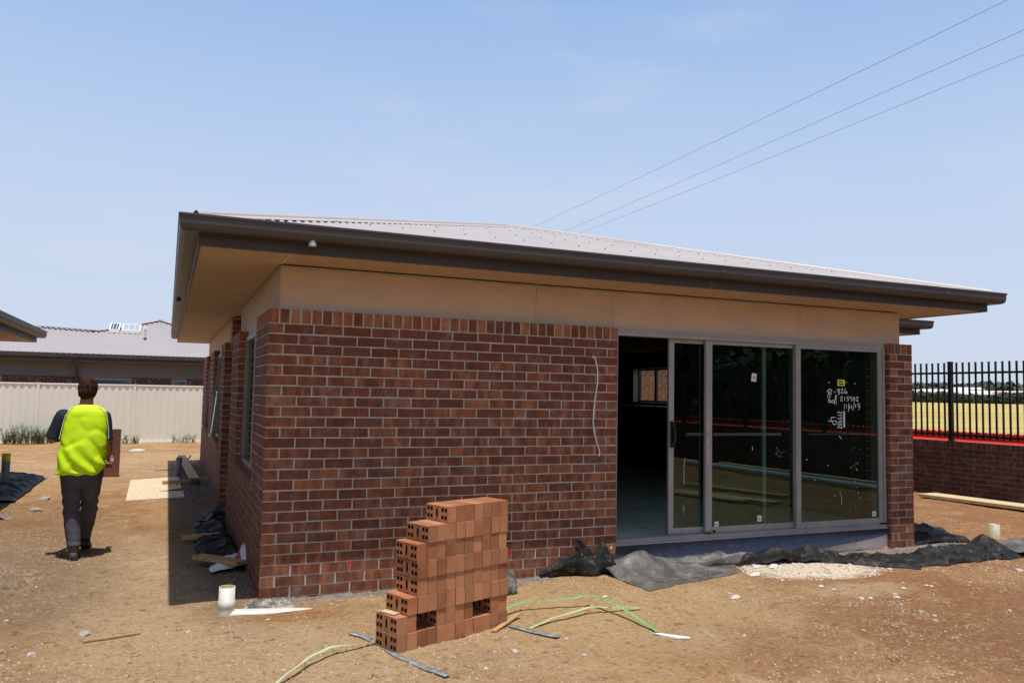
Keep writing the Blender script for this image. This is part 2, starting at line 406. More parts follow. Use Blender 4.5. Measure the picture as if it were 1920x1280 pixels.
def loose_brick_mat():
    m, nt, b = new_mat('terracotta_brick')
    oi = nt.nodes.new('ShaderNodeObjectInfo')
    co = objco(nt)
    off = nt.nodes.new('ShaderNodeVectorMath'); off.operation = 'ADD'
    cm = nt.nodes.new('ShaderNodeCombineXYZ')
    nt.links.new(math_n(nt, 'MULTIPLY', oi.outputs['Random'], 57.0), cm.inputs[0]); nt.links.new(math_n(nt, 'MULTIPLY', oi.outputs['Random'], 23.0), cm.inputs[2])
    nt.links.new(co, off.inputs[0]); nt.links.new(cm.outputs[0], off.inputs[1])
    c = mix_rgb(nt, ramp(nt, noise(nt, off.outputs[0], 7, 4, .6), .35, .65), (.44, .185, .088), (.36, .128, .055))
    c = mix_rgb(nt, ramp(nt, oi.outputs['Random'], .0, 1.0, 0, .8), c, (.50, .235, .115))
    c = mix_rgb(nt, ramp(nt, noise(nt, off.outputs[0], 75, 2, .5), .64, .70, 0, .85), c, (.12, .04, .025))
    c = mix_rgb(nt, ramp(nt, noise(nt, off.outputs[0], 22, 4, .6), .62, .75, 0, .4), c, (.60, .40, .28))
    kk = math_n(nt, 'MULTIPLY_ADD', math_n(nt, 'FRACT', math_n(nt, 'MULTIPLY', oi.outputs['Random'], 17.3)), .42, .64)
    cc = nt.nodes.new('ShaderNodeCombineColor')
    for i in range(3): nt.links.new(kk, cc.inputs[i])
    c = mix_rgb(nt, 1.0, c, cc.outputs[0], 'MULTIPLY')
    nt.links.new(c, b.inputs['Base Color'])
    b.inputs['Roughness'].default_value = .85; b.inputs['Specular IOR Level'].default_value = .3
    bump(nt, b, noise(nt, off.outputs[0], 110, 6, .7), .4, .004)
    return m
LOOSEB = loose_brick_mat()
HOLE = M('brick_core_dark', (.03, .012, .008), .95)  # dark colour puts the shade inside the core holes onto their walls

def glass_mat(name, tint=(.72, .80, .76), boost=1.0):
    m = bpy.data.materials.new(name); m.use_nodes = True
    nt = m.node_tree; nt.nodes.clear()
    out = nt.nodes.new('ShaderNodeOutputMaterial')
    mx = nt.nodes.new('ShaderNodeMixShader'); tr = nt.nodes.new('ShaderNodeBsdfTransparent'); gl = nt.nodes.new('ShaderNodeBsdfGlossy')
    tr.inputs[0].default_value = (*tint, 1); gl.inputs['Roughness'].default_value = 0.0; gl.inputs[0].default_value = (.74, .92, .84, 1)
    ge = nt.nodes.new('ShaderNodeNewGeometry'); dt = nt.nodes.new('ShaderNodeVectorMath'); dt.operation = 'DOT_PRODUCT'
    nt.links.new(ge.outputs['Normal'], dt.inputs[0]); nt.links.new(ge.outputs['Incoming'], dt.inputs[1])
    cs = math_n(nt, 'SUBTRACT', 1.0, math_n(nt, 'ABSOLUTE', dt.outputs['Value']))
    k = math_n(nt, 'MINIMUM', math_n(nt, 'MULTIPLY_ADD', math_n(nt, 'POWER', cs, 5.0), .95*boost, .052*boost), 1.0)
    nt.links.new(k, mx.inputs[0]); nt.links.new(tr.outputs[0], mx.inputs[1]); nt.links.new(gl.outputs[0], mx.inputs[2])
    nt.links.new(mx.outputs[0], out.inputs[0])
    return m
GLASS = glass_mat('tinted_glass', (.66, .78, .72), 1.0)
GLASSD = glass_mat('dark_glass', (.35, .42, .42))

# ------------------------------------------------------------------ ground
def axis(segs):
    out = []
    for a, b, s in segs:
        n = max(1, int(round((b-a)/s)))
        out += list(np.linspace(a, b, n, endpoint=False))
    out.append(segs[-1][1])
    return np.array(out)
def build_ground():
    xs = axis([(-1600, -200, 350), (-200, -40, 40), (-40, -12, 4), (-12, -4, .4), (-4, 9.6, .045), (9.6, 13, .12), (13, 30, .8), (30, 90, 6), (90, 300, 12), (300, 600, 60), (600, 3000, 400)])
    ys = axis([(-1600, -200, 350), (-200, -40, 40), (-40, -12, 4), (-12, -5.2, .4), (-5.2, 1.5, .045), (1.5, 12, .10), (12, 24, .3), (24, 60, 3), (60, 300, 12), (300, 600, 60), (600, 3000, 400)])
    X, Y = np.meshgrid(xs, ys)
    Z = gz(X, Y)
    nx, ny = len(xs), len(ys)
    co = np.stack([X.ravel(), Y.ravel(), Z.ravel()], 1).astype(np.float32)
    i = np.arange(nx-1)[None, :]+np.arange(ny-1)[:, None]*nx
    quads = np.stack([i, i+1, i+nx+1, i+nx], -1).reshape(-1, 4).astype(np.int32)
    me = bpy.data.meshes.new('ground')
    me.vertices.add(len(co)); me.vertices.foreach_set('co', co.ravel())
    me.loops.add(quads.size); me.loops.foreach_set('vertex_index', quads.ravel())
    me.polygons.add(len(quads)); me.polygons.foreach_set('loop_start', np.arange(0, quads.size, 4, dtype=np.int32))
    me.polygons.foreach_set('loop_total', np.full(len(quads), 4, dtype=np.int32))
    me.polygons.foreach_set('use_smooth', np.ones(len(quads), dtype=bool))
    me.update(); me.validate()
    me.materials.append(GROUND)
    o = bpy.data.objects.new('ground', me); COL.objects.link(o)
    tag(o, 'bare orange brown dirt yard running out to a dry yellow paddock', None, None, 'structure')
build_ground()

# ------------------------------------------------------------------ brick walls
CH = .0838          # course height
BL, JT = .2275, .0125
def bricks(mb, origin, U, N, L, rows, z0=0.0, onedge=True, half0=1, spans=None, capL=True, capR=True, bias=None, oe_z=None, seed=0):
    """face bricks over a wall of length L starting at origin, running along U, facing N.
    spans(row)->list of (a,b) allowed intervals."""
    rd = random.Random(seed)
    O = Vector(origin); U = Vector(U); N = Vector(N)
    def put(a, b, za, zb, kind, rnd, cl, cr):
        d0, d1 = 0.0, -.03
        P = lambda s, z, d: tuple(O+U*s+N*d+Vector((0, 0, z)))
        V = [P(a, za, d1), P(b, za, d1), P(b, zb, d1), P(a, zb, d1), P(a, za, d0), P(b, za, d0), P(b, zb, d0), P(a, zb, d0)]
        F = [(4, 5, 6, 7), (0, 1, 5, 4), (3, 7, 6, 2)]
        if cl: F.append((0, 4, 7, 3))
        if cr: F.append((1, 2, 6, 5))
        if U.cross(Vector((0, 0, 1))).dot(N) < 0: F = [f[::-1] for f in F]
        mb.add(V, F, 1, a=(kind, rnd, 0, 1))
    for r in range(rows):
        za = z0+r*CH+.0054; zb = z0+(r+1)*CH-.0054
        x = 0.0
        if (r+half0) % 2 == 0: first = .1088
        else: first = .2288
        lst = [(0.0, first)]; x = first+JT
        while x < L-.02:
            lst.append((x, min(x+BL, L))); x += BL+JT
        sp = spans(r) if spans else [(0, L)]
        for (a, b) in lst:
            for (s0, s1) in sp:
                aa, bb = max(a, s0), min(b, s1)
                if bb-aa < .02: continue
                header = (bb-aa) < .13
                k = (.13 if header else rd.choice([-.12, -.08, -.03, 0, .03, .08]))
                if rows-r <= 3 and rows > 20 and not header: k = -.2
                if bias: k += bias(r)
                k += rd.uniform(-.03, .03)
                jr = rd.uniform(-.0019, .0019)
                rr = rd.random()
                cl = True if aa > 1e-6 else capL
                cr = True if bb < L-1e-6 else capR
                put(aa, bb, za+jr, zb+jr, k, rr, cl, cr)
    if onedge:
        za = z0+rows*CH+.0047; zb = z0+rows*CH+.117
        sp = spans(rows) if spans else [(0, L)]
        for (s0, s1) in sp:
            n = max(1, int(round((s1-s0+JT)/.0855))); w = (s1-s0+JT)/n
            for i in range(n):
                a = s0+i*w; b = a+w-JT
                cl = True if a > 1e-6 else capL
                cr = True if b < L-1e-6 else capR
                put(a, b, za, zb, rd.choice([.3, .22, .12, .25, .05, -.1, .18]), rd.random(), cl, cr)
MR = .0035           # mortar recess
TOPZ = 26*CH+.117   # 2.296

# ------------------------------------------------------------------ house
WX, WY = 7.15, 12.5
house = thing('brick_house', 'unfinished single storey red brick house with dark eaves and a wide glass sliding door', 'house')

def walls():
    mb = MB()
    # front wall
    mb.box(MR, 3.23-MR, MR, .11, -.25, TOPZ-.002, 0)
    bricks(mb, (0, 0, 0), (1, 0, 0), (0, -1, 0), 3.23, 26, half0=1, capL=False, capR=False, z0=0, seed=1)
    bricks(mb, (0, 0, 0), (1, 0, 0), (0, -1, 0), 3.23, 2, z0=-2*CH, onedge=False, half0=1, capL=False, seed=77)
    # front wall reveal at the door opening (faces +x)
    bricks(mb, (3.23, .0, 0), (0, 1, 0), (1, 0, 0), .11, 26, half0=0, capL=False, seed=2)
    mb.box(.5, 3.225, .115, .25, -.2, 2.66, 2)
    # left wall with windows and recess
    def lspan(r):
        z = r*CH
        base = [(0, 3.95), (5.393, WY)]
        if 10 <= r: base = [(0, 1.0), (2.883, 3.95), (5.393, 6.18), (8.193, 9.6), (10.933, WY)]
        return base
    bricks(mb, (0, 0, 0), (0, 1, 0), (-1, 0, 0), WY, 26, half0=0, capL=False, spans=lspan, seed=3, bias=lambda r: -.10)  # bricks biased darker, putting the side wall's shade into their colour
    bricks(mb, (0, 0, 0), (0, 1, 0), (-1, 0, 0), WY, 3, z0=-3*CH, onedge=False, half0=1, capL=False, seed=78)
    zs = 10*CH
    for (a, b, z1) in ((.111, 3.95-MR, zs-.09), (5.501, WY-.111, zs-.09), (.111, 1.0-MR, TOPZ-.002), (2.88+MR, 3.95-MR, TOPZ-.002), (5.501, 6.18-MR, TOPZ-.002), (8.19+MR, 9.6-MR, TOPZ-.002), (10.93+MR, WY-.111, TOPZ-.002)):
        if z1 > 2: mb.box(MR, .11, a, b, zs-.09, z1, 0)
        else: mb.box(MR, .11, a, b, -.3, z1, 0)
    # returns that face the camera (reveals)
    for y, x1, top in ((2.88, .11, TOPZ), (8.19, .11, TOPZ), (10.93, .11, TOPZ)):
        bricks(mb, (0, y, 0), (1, 0, 0), (0, -1, 0), x1, 26, half0=0, capL=False, spans=lambda r: [(0, .11)] if r >= 10 else [], seed=int(y*10))
    bricks(mb, (0, 5.39, 0), (1, 0, 0), (0, -1, 0), .5, 26, half0=1, capL=False, seed=5)
    mb.box(MR, .5, 5.39+MR, 5.5, -.3, TOPZ-.002, 0)
    bricks(mb, (.095, 5.39, 0), (1, 0, 0), (0, -1, 0), .405, 4, z0=TOPZ+.005, onedge=False, half0=0, seed=6)
    mb.box(.1, .5, 5.39+MR, 5.5, TOPZ-.001, 2.66, 0)
    # recess back wall and near return
    bricks(mb, (.5, 3.95, 0), (0, 1, 0), (-1, 0, 0), 1.44, 30, half0=0, onedge=False, seed=8)
    mb.box(.5+MR, .6, 3.95, 5.39, -.3, 2.66, 0)
    mb.box(.11, .5, 3.84, 3.95, -.3, 2.66, 0)
    # inner leaf of the left wall with window holes
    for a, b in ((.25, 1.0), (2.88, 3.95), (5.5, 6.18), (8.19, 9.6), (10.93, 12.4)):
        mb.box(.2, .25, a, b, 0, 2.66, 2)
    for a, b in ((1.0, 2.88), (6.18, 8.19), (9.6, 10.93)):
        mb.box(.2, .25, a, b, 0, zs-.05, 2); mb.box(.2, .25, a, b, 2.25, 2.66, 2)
    # right wall of front room, front of wing, wing right wall, back wall
    bricks(mb, (WX, .35, 0), (0, 1, 0), (1, 0, 0), 2.25, 26, half0=1, capL=True, seed=9)
    mb.box(WX-.11, WX-MR, .35, 2.6, -.25, TOPZ-.002, 0)
    mb.box(WX-.25, WX-.20, .35, 2.6, 0, 2.66, 2)
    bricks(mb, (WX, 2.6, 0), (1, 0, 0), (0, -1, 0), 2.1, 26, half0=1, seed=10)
    mb.box(WX-.11, 9.25-MR, 2.6+MR, 2.71, -.25, TOPZ-.002, 0)
    def wspan(r):
        z = r*CH
        return [(0, 5.0), (6.44, 9.9)] if 18 <= r else [(0, 9.9)]
    bricks(mb, (9.25, 2.6, 0), (0, 1, 0), (1, 0, 0), 9.9, 26, half0=0, spans=wspan, seed=12)
    mb.box(9.14, 9.25-MR, 2.71, 7.6, -.25, 2.66, 0); mb.box(9.14, 9.25-MR, 9.04, WY-MR, -.25, 2.66, 0)
    mb.box(9.14, 9.25-MR, 7.6, 9.04, -.25, 18*CH, 0); mb.box(9.14, 9.25-MR, 7.6, 9.04, TOPZ-.03, 2.66, 0)
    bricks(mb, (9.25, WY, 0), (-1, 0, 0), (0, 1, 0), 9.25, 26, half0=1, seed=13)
    mb.box(MR, 9.25-MR, WY-.11, WY-MR, -.25, TOPZ-.002, 0)
    mb.build('brick_wall', [MORTAR, BRICK, INNER], house, brick=True)
    # dark lining of the room behind the door
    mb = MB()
    mb.box(3.05, 3.10, .25, 9.95, .24, 2.6, 0)  # partition added to keep light from the side windows out of the room
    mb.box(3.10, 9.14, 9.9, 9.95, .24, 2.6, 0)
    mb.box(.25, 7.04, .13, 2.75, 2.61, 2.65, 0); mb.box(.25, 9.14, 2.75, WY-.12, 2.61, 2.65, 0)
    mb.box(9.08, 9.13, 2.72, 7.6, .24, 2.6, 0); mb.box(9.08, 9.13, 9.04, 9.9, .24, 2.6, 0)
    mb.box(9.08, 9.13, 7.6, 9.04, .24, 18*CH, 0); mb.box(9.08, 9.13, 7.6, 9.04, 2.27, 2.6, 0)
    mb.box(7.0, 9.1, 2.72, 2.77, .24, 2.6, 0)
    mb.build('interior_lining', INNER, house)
    mb = MB()
    mb.box(.12, 7.03, .06, 2.75, -.2, .225, 0); mb.box(.12, 9.13, 2.75, WY-.12, -.2, .225, 0)
    mb.build('floor_slab', CONC, house)
walls()

def pillar():
    mb = MB()
    bricks(mb, (6.80, 0, 0), (1, 0, 0), (0, -1, 0), .35, 26, half0=1, capL=False, capR=False, seed=21)
    bricks(mb, (6.80, 0, 0), (1, 0, 0), (0, -1, 0), .35, 2, z0=-2*CH, onedge=False, half0=1, seed=22)
    bricks(mb, (6.80, 0, 0), (0, 1, 0), (-1, 0, 0), .35, 26, half0=0, capL=False, seed=23)
    bricks(mb, (7.15, 0, 0), (0, 1, 0), (1, 0, 0), .35, 26, half0=0, capL=False, seed=24)
    mb.box(6.80+MR, 7.15-MR, MR, .349, -.2, TOPZ-.002, 0)
    mb.build('brick_pillar', [MORTAR, BRICK], house, brick=True)
pillar()

def cladding():
    mb = MB()
    SZ = 2.666
    xs = [.09, 2.40, 3.225, 5.575, 7.06]
    for a, b in zip(xs[:-1], xs[1:]):
        z0 = TOPZ-.01 if b < 3.3 else 2.283
        mb = MB(); mb.box(a+(.0015 if a > .1 else 0), b-.0015, .09, .105, z0, SZ-.004); mb.build('wall_cladding', CLAD, house)
    ys = [.107, 2.5, 3.94]
    for a, b in list(zip(ys[:-1], ys[1:]))+[(5.60, 8.0), (8.0, 10.4), (10.4, 12.4)]:
        mb = MB(); mb.box(.092, .107, a, b-.003, 2.22, SZ-.004); mb.build('wall_cladding', CLAD, house)
    # right hand side and wing
    for bx in ((7.045, 7.06, .107, 2.6), (7.062, 9.16, 2.69, 2.705), (.11, 9.1, WY-.105, WY-.09)):
        mb = MB(); mb.box(*bx, 2.29, SZ-.004); mb.build('wall_cladding', CLAD, house)
    mb = MB()
    mb.box(.0835, 7.066, .0835, .0885, SZ-.022, SZ-.003)
    mb.box(.0835, .0905, .0885, 3.94, SZ-.022, SZ-.003)
    mb.box(.083, .0895, .086, .0925, TOPZ, SZ-.023)
    mb.build('trim_moulding', M('trim_strip', (.40, .36, .32), .6), house)
cladding()

# roof geometry
EO = .57           # eave overhang to the fascia (left/right), front .52
XL, XR, YF, YB = -.57, 7.73, -.52, 13.05     # fascia faces
def ring(mb, prof, x0, x1, y0, y1, m=0, smooth=False, close=True):
    """sweep an (out, z) profile round a rectangle"""
    n = len(prof)
    V = []
    for cx, cy, sx, sy in ((x0, y0, -1, -1), (x1, y0, 1, -1), (x1, y1, 1, 1), (x0, y1, -1, 1)):
        for o, z in prof: V.append((cx+sx*o, cy+sy*o, z))
    F = []
    for c in range(4):
        d = (c+1) % 4
        for i in range(n if close else n-1):
            j = (i+1) % n
            F.append((c*n+i, d*n+i, d*n+j, c*n+j))
    mb.add(V, F, m, smooth)
def eaves(parent, x0, x1, y0, y1, zb, inner, soff=True, joiners=True):
    zb = zb
    mb = MB()
    p = [(0, zb)]
    for k in range(5):
        z = zb+.012+k*.019
        p += [(0, z), (-.004, z+.003), (-.004, z+.007), (0, z+.010)]
    p += [(0, zb+.19), (-.02, zb+.19), (-.02, zb)]
    ring(mb, p, x0, x1, y0, y1)
    mb.build('fascia', FASCIA, parent)
    mb = MB()
    g = [(.001, .086), (.09, .084), (.110, .090), (.124, .108), (.130, .135), (.131, .182), (.139, .190), (.139, .203), (.131, .207), (.125, .203),
         (.126, .140), (.118, .112), (.106, .096), (.088, .090), (.008, .092), (.001, .19)]
    ring(mb, [(o, zb+z) for o, z in g], x0, x1, y0, y1, smooth=False)
    mb.build('gutter', DARKMETAL, parent)
    if soff:
        ix0, ix1, iy0, iy1 = inner
        mb = MB()
        o = .021
        X0, X1, Y0, Y1 = x0+o, x1-o, y0+o, y1-o
        zz, zt = zb+.008, zb+.014
        mb.box(X0, X1, Y0, iy0, zz, zt); mb.box(X0, X1, iy1, Y1, zz, zt)
        mb.box(X0, ix0, iy0, iy1, zz, zt); mb.box(ix1, X1, iy0, iy1, zz, zt)
        mb.build('soffit', SOFFIT, parent)
        if joiners:
            for x in (ix0-.004, 2.40, 4.85): mb = MB(); mb.box(x-.006, x+.006, Y0, iy0, zz-.004, zz+.001); mb.build('soffit_joiner', STRIP, parent)
            for y in (2.45, 5.0, 7.5, 10): mb = MB(); mb.box(X0, ix0, y-.006, y+.006, zz-.004, zz+.001); mb.build('soffit_joiner', STRIP, parent)
eaves(house, XL, XR, YF, YB, 2.666, (.092, 7.06, .09, WY-.09))
# soffit over the recess of the left wall
mb = MB(); mb.box(.093, .62, 3.94, 5.39, 2.675, 2.681); mb.build('recess_soffit', SOFFIT, house)

def corr(mb, A, e, n, L, lim, pitch=.0762, amp=.0105, zslope=.268, sub=6, m=0, screws=True, z0=0.0, srow=.9):
    """corrugated slope: A eave start, e direction along the eave, n inward direction, lim(s)->run inward"""
    A = Vector(A); e = Vector(e); n = Vector(n)
    k = int(L/pitch*sub)
    V = []; F = []
    for i in range(k+1):
        s = i*pitch/sub
        if s > L: s = L
        h = amp*math.cos(2*math.pi*i/sub)
        ll = lim(s)
        if isinstance(ll, tuple): l0, l1 = ll
        else: l0, l1 = 0, ll
        l1 = max(l1, l0+.001)
        p = A+e*s
        V += [tuple(p+n*l0+Vector((0, 0, l0*zslope+h+z0))), tuple(p+n*l1+Vector((0, 0, l1*zslope+h+z0)))]
    for i in range(k): F.append((2*i, 2*i+2, 2*i+3, 2*i+1))
    if e.cross(n).z < 0: F = [f[::-1] for f in F]
    mb.add(V, F, m, True)
    if screws:
        c = 0
        q = int(L/pitch)
        for j in range(int(8/srow)):
            l = .12+j*srow
            for i in range(0, q+1):
                if i % 4 not in ((0,) if j % 2 else (0, )): continue
                s = i*pitch; ll = lim(s); l1 = ll[1] if isinstance(ll, tuple) else ll
                if l > l1-.12 or l > l1: continue
                p = A+e*s+n*l+Vector((0, 0, l*zslope+amp+z0))
                mb.box(p.x-.0055, p.x+.0055, p.y-.0055, p.y+.0055, p.z-.002, p.z+.006, 1)
def cap(mb, P0, P1, sl0, sl1, amp=.0105, w=.13, r=.028):
    """hip or ridge cap: roll plus two flanges; sl0/sl1 = unit vectors down each slope, horizontal-perp to the ridge"""
    P0 = Vector(P0); P1 = Vector(P1)
    up = Vector((0, 0, 1))
    prof = []
    def sect(P):
        pts = []
        a = P+sl0*w+up*(amp+.005); b = P+sl0*r+up*(amp+.010)
        c_ = [P+up*(amp+.012+r*.9*math.sin(t))+((sl0 if t < math.pi/2 else sl1)*r*abs(math.cos(t))) for t in [math.pi*k/8 for k in range(9)]]
        d = P+sl1*r+up*(amp+.008); e_ = P+sl1*w+up*(amp+.002)
        lip0 = P+sl0*(w+.003)+up*(amp-.001); lip1 = P+sl1*(w+.003)+up*(amp-.001)
        return [lip0, a, b]+c_+[d, e_, lip1]
    S0, S1 = sect(P0), sect(P1); n = len(S0)
    mb.add(S0+S1, [(i, i+1, n+i+1, n+i) for i in range(n-1)], 0, False)
    mb.add(S0[3:12], [tuple(range(9))], 1)

def hip_roof(parent, x0, x1, y0, y1, z, cap_ball=True, gab_back=False):
    """pyramid-ended roof over rectangle (outer edges of the sheets)"""
    ts = .268
    hw = (x1-x0)/2
    W, D = x1-x0, y1-y0
    mb = MB()
    corr(mb, (x0, y0, z), (1, 0, 0), (0, 1, 0), W, lambda s: min(s, W-s))
    corr(mb, (x0, y0, z), (0, 1, 0), (1, 0, 0), D, lambda s: min(s, D-s, hw))
    corr(mb, (x1, y0, z), (0, 1, 0), (-1, 0, 0), D, lambda s: min(s, D-s, hw), screws=False)
    corr(mb, (x0, y1, z), (1, 0, 0), (0, -1, 0), W, lambda s: min(s, W-s), screws=False)
    rf = mb.build('roof', [ROOFM, SCREW], parent)
    zt = z+hw*ts
    cx = (x0+x1)/2
    def sl(v):
        v = Vector(v); return v
    dn = lambda dx, dy: Vector((dx, dy, -ts*1)).normalized()
    front, left, right, back = dn(0, -1), dn(-1, 0), dn(1, 0), dn(0, 1)
    # for a hip between front and left slopes, move along the eave direction to stay on the slope
    def on(slope_dir, hipdir):
        # vector in slope plane, perpendicular to the hip
        nrm = Vector((-slope_dir.x*0, 0, 0))
        h = hipdir.normalized()
        v = slope_dir-h*slope_dir.dot(h)
        return v.normalized()
    for (cx0, cy0, ax, ay, s0, s1) in ((x0, y0, cx, y0+hw, front, left), (x1, y0, cx, y0+hw, front, right), (x0, y1, cx, y1-hw, back, left), (x1, y1, cx, y1-hw, back, right)):
        mb = MB()
        P0, P1 = Vector((cx0, cy0, z)), Vector((ax, ay, zt))
        hd = P1-P0
        P0 = P0+hd*(.05/hd.length)
        cap(mb, P0, P1, on(s0, hd), on(s1, hd))
        c = mb.build('ridge_cap', [CAPM, SCREW], rf)
    mb = MB(); cap(mb, (cx, y0+hw, zt), (cx, y1-hw, zt), left, right); mb.build('ridge_cap', [CAPM, SCREW], rf)
    return rf
hip_roof(house, XL-.06, XR+.06, YF-.06, YB+.06, 2.86)

# wing eaves to the right behind the front room
eaves(house, 6.2, 9.82, 2.10, 12.4, 2.666, (6.3, 9.16, 2.69, 12.3), joiners=False)
mb = MB()
corr(mb, (6.6, 2.04, 2.86), (1, 0, 0), (0, 1, 0), 3.28, lambda s: max(.01, min(1.2, 3.28-s)), zslope=.2, screws=False)
corr(mb, (9.88, 2.04, 2.86), (0, 1, 0), (-1, 0, 0), 10.4, lambda s: min(s, 1.2), zslope=.2, screws=False)
mb.build('wing_roof', [ROOFM, SCREW], house)

for gx, y0_, z0_, z1_, nm in ((3.95, YF-.1335, 2.80, 2.868, 'gutter_seam'), (3.90, YF-.0015, 2.668, 2.752, 'fascia_seam'), (6.9, YF-.1335, 2.80, 2.868, 'gutter_seam')):
    mb = MB(); mb.box(gx-.004, gx+.004, y0_, y0_+.003, z0_, z1_); mb.box(gx+.004, gx+.05, y0_+.0006, y0_+.003, z0_, z1_); mb.build(nm, DARKMETAL, house)
for mx_ in (.716, 2.153):          # red setting-out ticks sprayed on the lowest bricks
    mb = MB(); mb.box(mx_-.006, mx_+.006, -.0022, -.0004, .190, .262); mb.build('paint_mark', M('red_spray', (.75, .06, .02), .7), house)
mb = MB(); mb.obox((3.18, -.0015, .217), (1, 0, 0), (0, 1, 0), (0, 0, 1), .012, .0015, .012); mb.build('wall_fixing', LIMEC, house)
# vent spigot on gutters
for nm, loc in (('overflow_spout', (.224, -.605, 2.715)), ('overflow_spout', (-.655, 4.1, 2.715))):
    mb = MB(); mb.lathe([(.0, .0), (.030, .002), (.031, .004), (.031, .030), (.028, .033), (.028, .05)], 0, 0, 20)
    mb.lathe([(.0315, .004), (.033, .006), (.0315, .009)], 0, 0, 20)
    mb.build(nm, M('spout_metal', (.62, .62, .60), .35, metal=.5) if loc[0] > 0 else DARKMETAL, house, loc=loc)

# ------------------------------------------------------------------ side windows
def side_window(y0, y1, openang):
    mb = MB(); zs = 10*CH
    z0, z1 = zs+.005, 2.22; x0, x1 = .065, .13
    f = .045
    mb.box(x0, x1, y0, y0+f, z0, z1); mb.box(x0, x1, y1-f, y1, z0, z1)
    mb.box(x0, x1, y0+f, y1-f, z0, z0+f); mb.box(x0, x1, y0+f, y1-f, z1-f, z1)
    ym = y0+(y1-y0)*.45
    mb.box(x0+.005, x1-.005, ym-.022, ym+.022, z0+f, z1-f)
    w = mb.build('window', WINFRAME, house)
    mb = MB(); mb.box(.098, .102, ym+.022, y1-f, z0+f, z1-f); mb.build('pane', GLASSD, w)
    # awning sash
    if openang:
        mb = MB(); gp = MB()
        H = z1-z0-2*f; c, s = math.cos(openang), math.sin(openang)
        def T(d, y, o): return (x0-.004-d*s-o*c, y, z1-f-d*c+o*s)
        def sb(d0, d1, ya, yb, t=.03, o0=0.0):
            V = [T(d, y, o) for o in (o0, o0+t) for y in (ya, yb) for d in (d0, d1)]
            return V, [(0, 1, 3, 2), (4, 6, 7, 5), (0, 4, 5, 1), (2, 3, 7, 6), (0, 2, 6, 4), (1, 5, 7, 3)]
        for q in ((0, .04, y0+f, ym-.02), (H-.04, H, y0+f, ym-.02), (.04, H-.04, y0+f, y0+f+.04), (.04, H-.04, ym-.06, ym-.02)): mb.add(*sb(*q))
        gp.add(*sb(.04, H-.04, y0+f+.04, ym-.06, .004, .012))
        mb.build('awning_sash', WINFRAME, w); gp.build('pane', GLASSD, w)
    else:
        mb = MB()
        mb.box(.072, .09, y0+f, y0+f+.035, z0+f, z1-f); mb.box(.072, .09, ym-.057, ym-.022, z0+f, z1-f)
        mb.box(.072, .09, y0+f+.035, ym-.057, z0+f, z0+f+.035); mb.box(.072, .09, y0+f+.035, ym-.057, z1-f-.035, z1-f)
        mb.build('sash', WINFRAME, w)
        mb = MB(); mb.box(.08, .083, y0+f+.035, ym-.057, z0+f+.035, z1-f-.035); mb.build('pane', GLASSD, w)
    # sloping brick sill
    mb = MB(); n = int((y1-y0)/.086); rd = random.Random(int(y0*7))
    for i in range(n):
        a = y0+(y1-y0)*i/n+.004; b = y0+(y1-y0)*(i+1)/n-.004
        V = [(-.012, a, zs-.125), (-.012, b, zs-.125), (-.012, b, zs-.03), (-.012, a, zs-.03), (.075, a, zs-.10), (.075, b, zs-.10), (.075, b, zs+.003), (.075, a, zs+.003)]
        mb.add(V, [(0, 3, 2, 1), (3, 7, 6, 2), (0, 1, 5, 4), (0, 4, 7, 3), (1, 2, 6, 5)], 1, a=(rd.uniform(-.1, .3), rd.random(), 0, 1))
    mb.box(-.006, .07, y0+.002, y1-.002, zs-.118, zs-.034, 0)
    mb.add([(-.0085, y0+.002, zs-.036), (-.0085, y1-.002, zs-.036), (.07, y1-.002, zs-.004), (.07, y0+.002, zs-.004)], [(0, 3, 2, 1)], 0)
    mb.build('window_sill', [MORTAR, BRICK], w, brick=True)
side_window(1.0, 2.88, 0)
side_window(6.18, 8.19, R(6))
side_window(9.6, 10.93, R(5))

# far room window in the wing wall
mb = MB(); z0, z1 = 18*CH+.005, 2.26
for a, b, c, d in ((7.6, 7.64, z0, z1), (9.0, 9.04, z0, z1), (7.64, 9.0, z0, z0+.04), (7.64, 9.0, z1-.04, z1), (8.30, 8.37, z0+.04, z1-.04)):
    mb.box(9.16, 9.21, a, b, c, d)
w = mb.build('window', ALUD, house)
mb = MB(); mb.box(9.02, 9.15, 9.02, 9.04, z0, z1); mb.build('window_reveal', STRIP, w)
mb = MB(); mb.box(9.186, 9.19, 7.64, 8.30, z0+.04, z1-.04); mb.box(9.186, 9.19, 8.37, 9.0, z0+.04, z1-.04); mb.build('pane', glass_mat('clear_glass', (.9, .93, .91)), w)

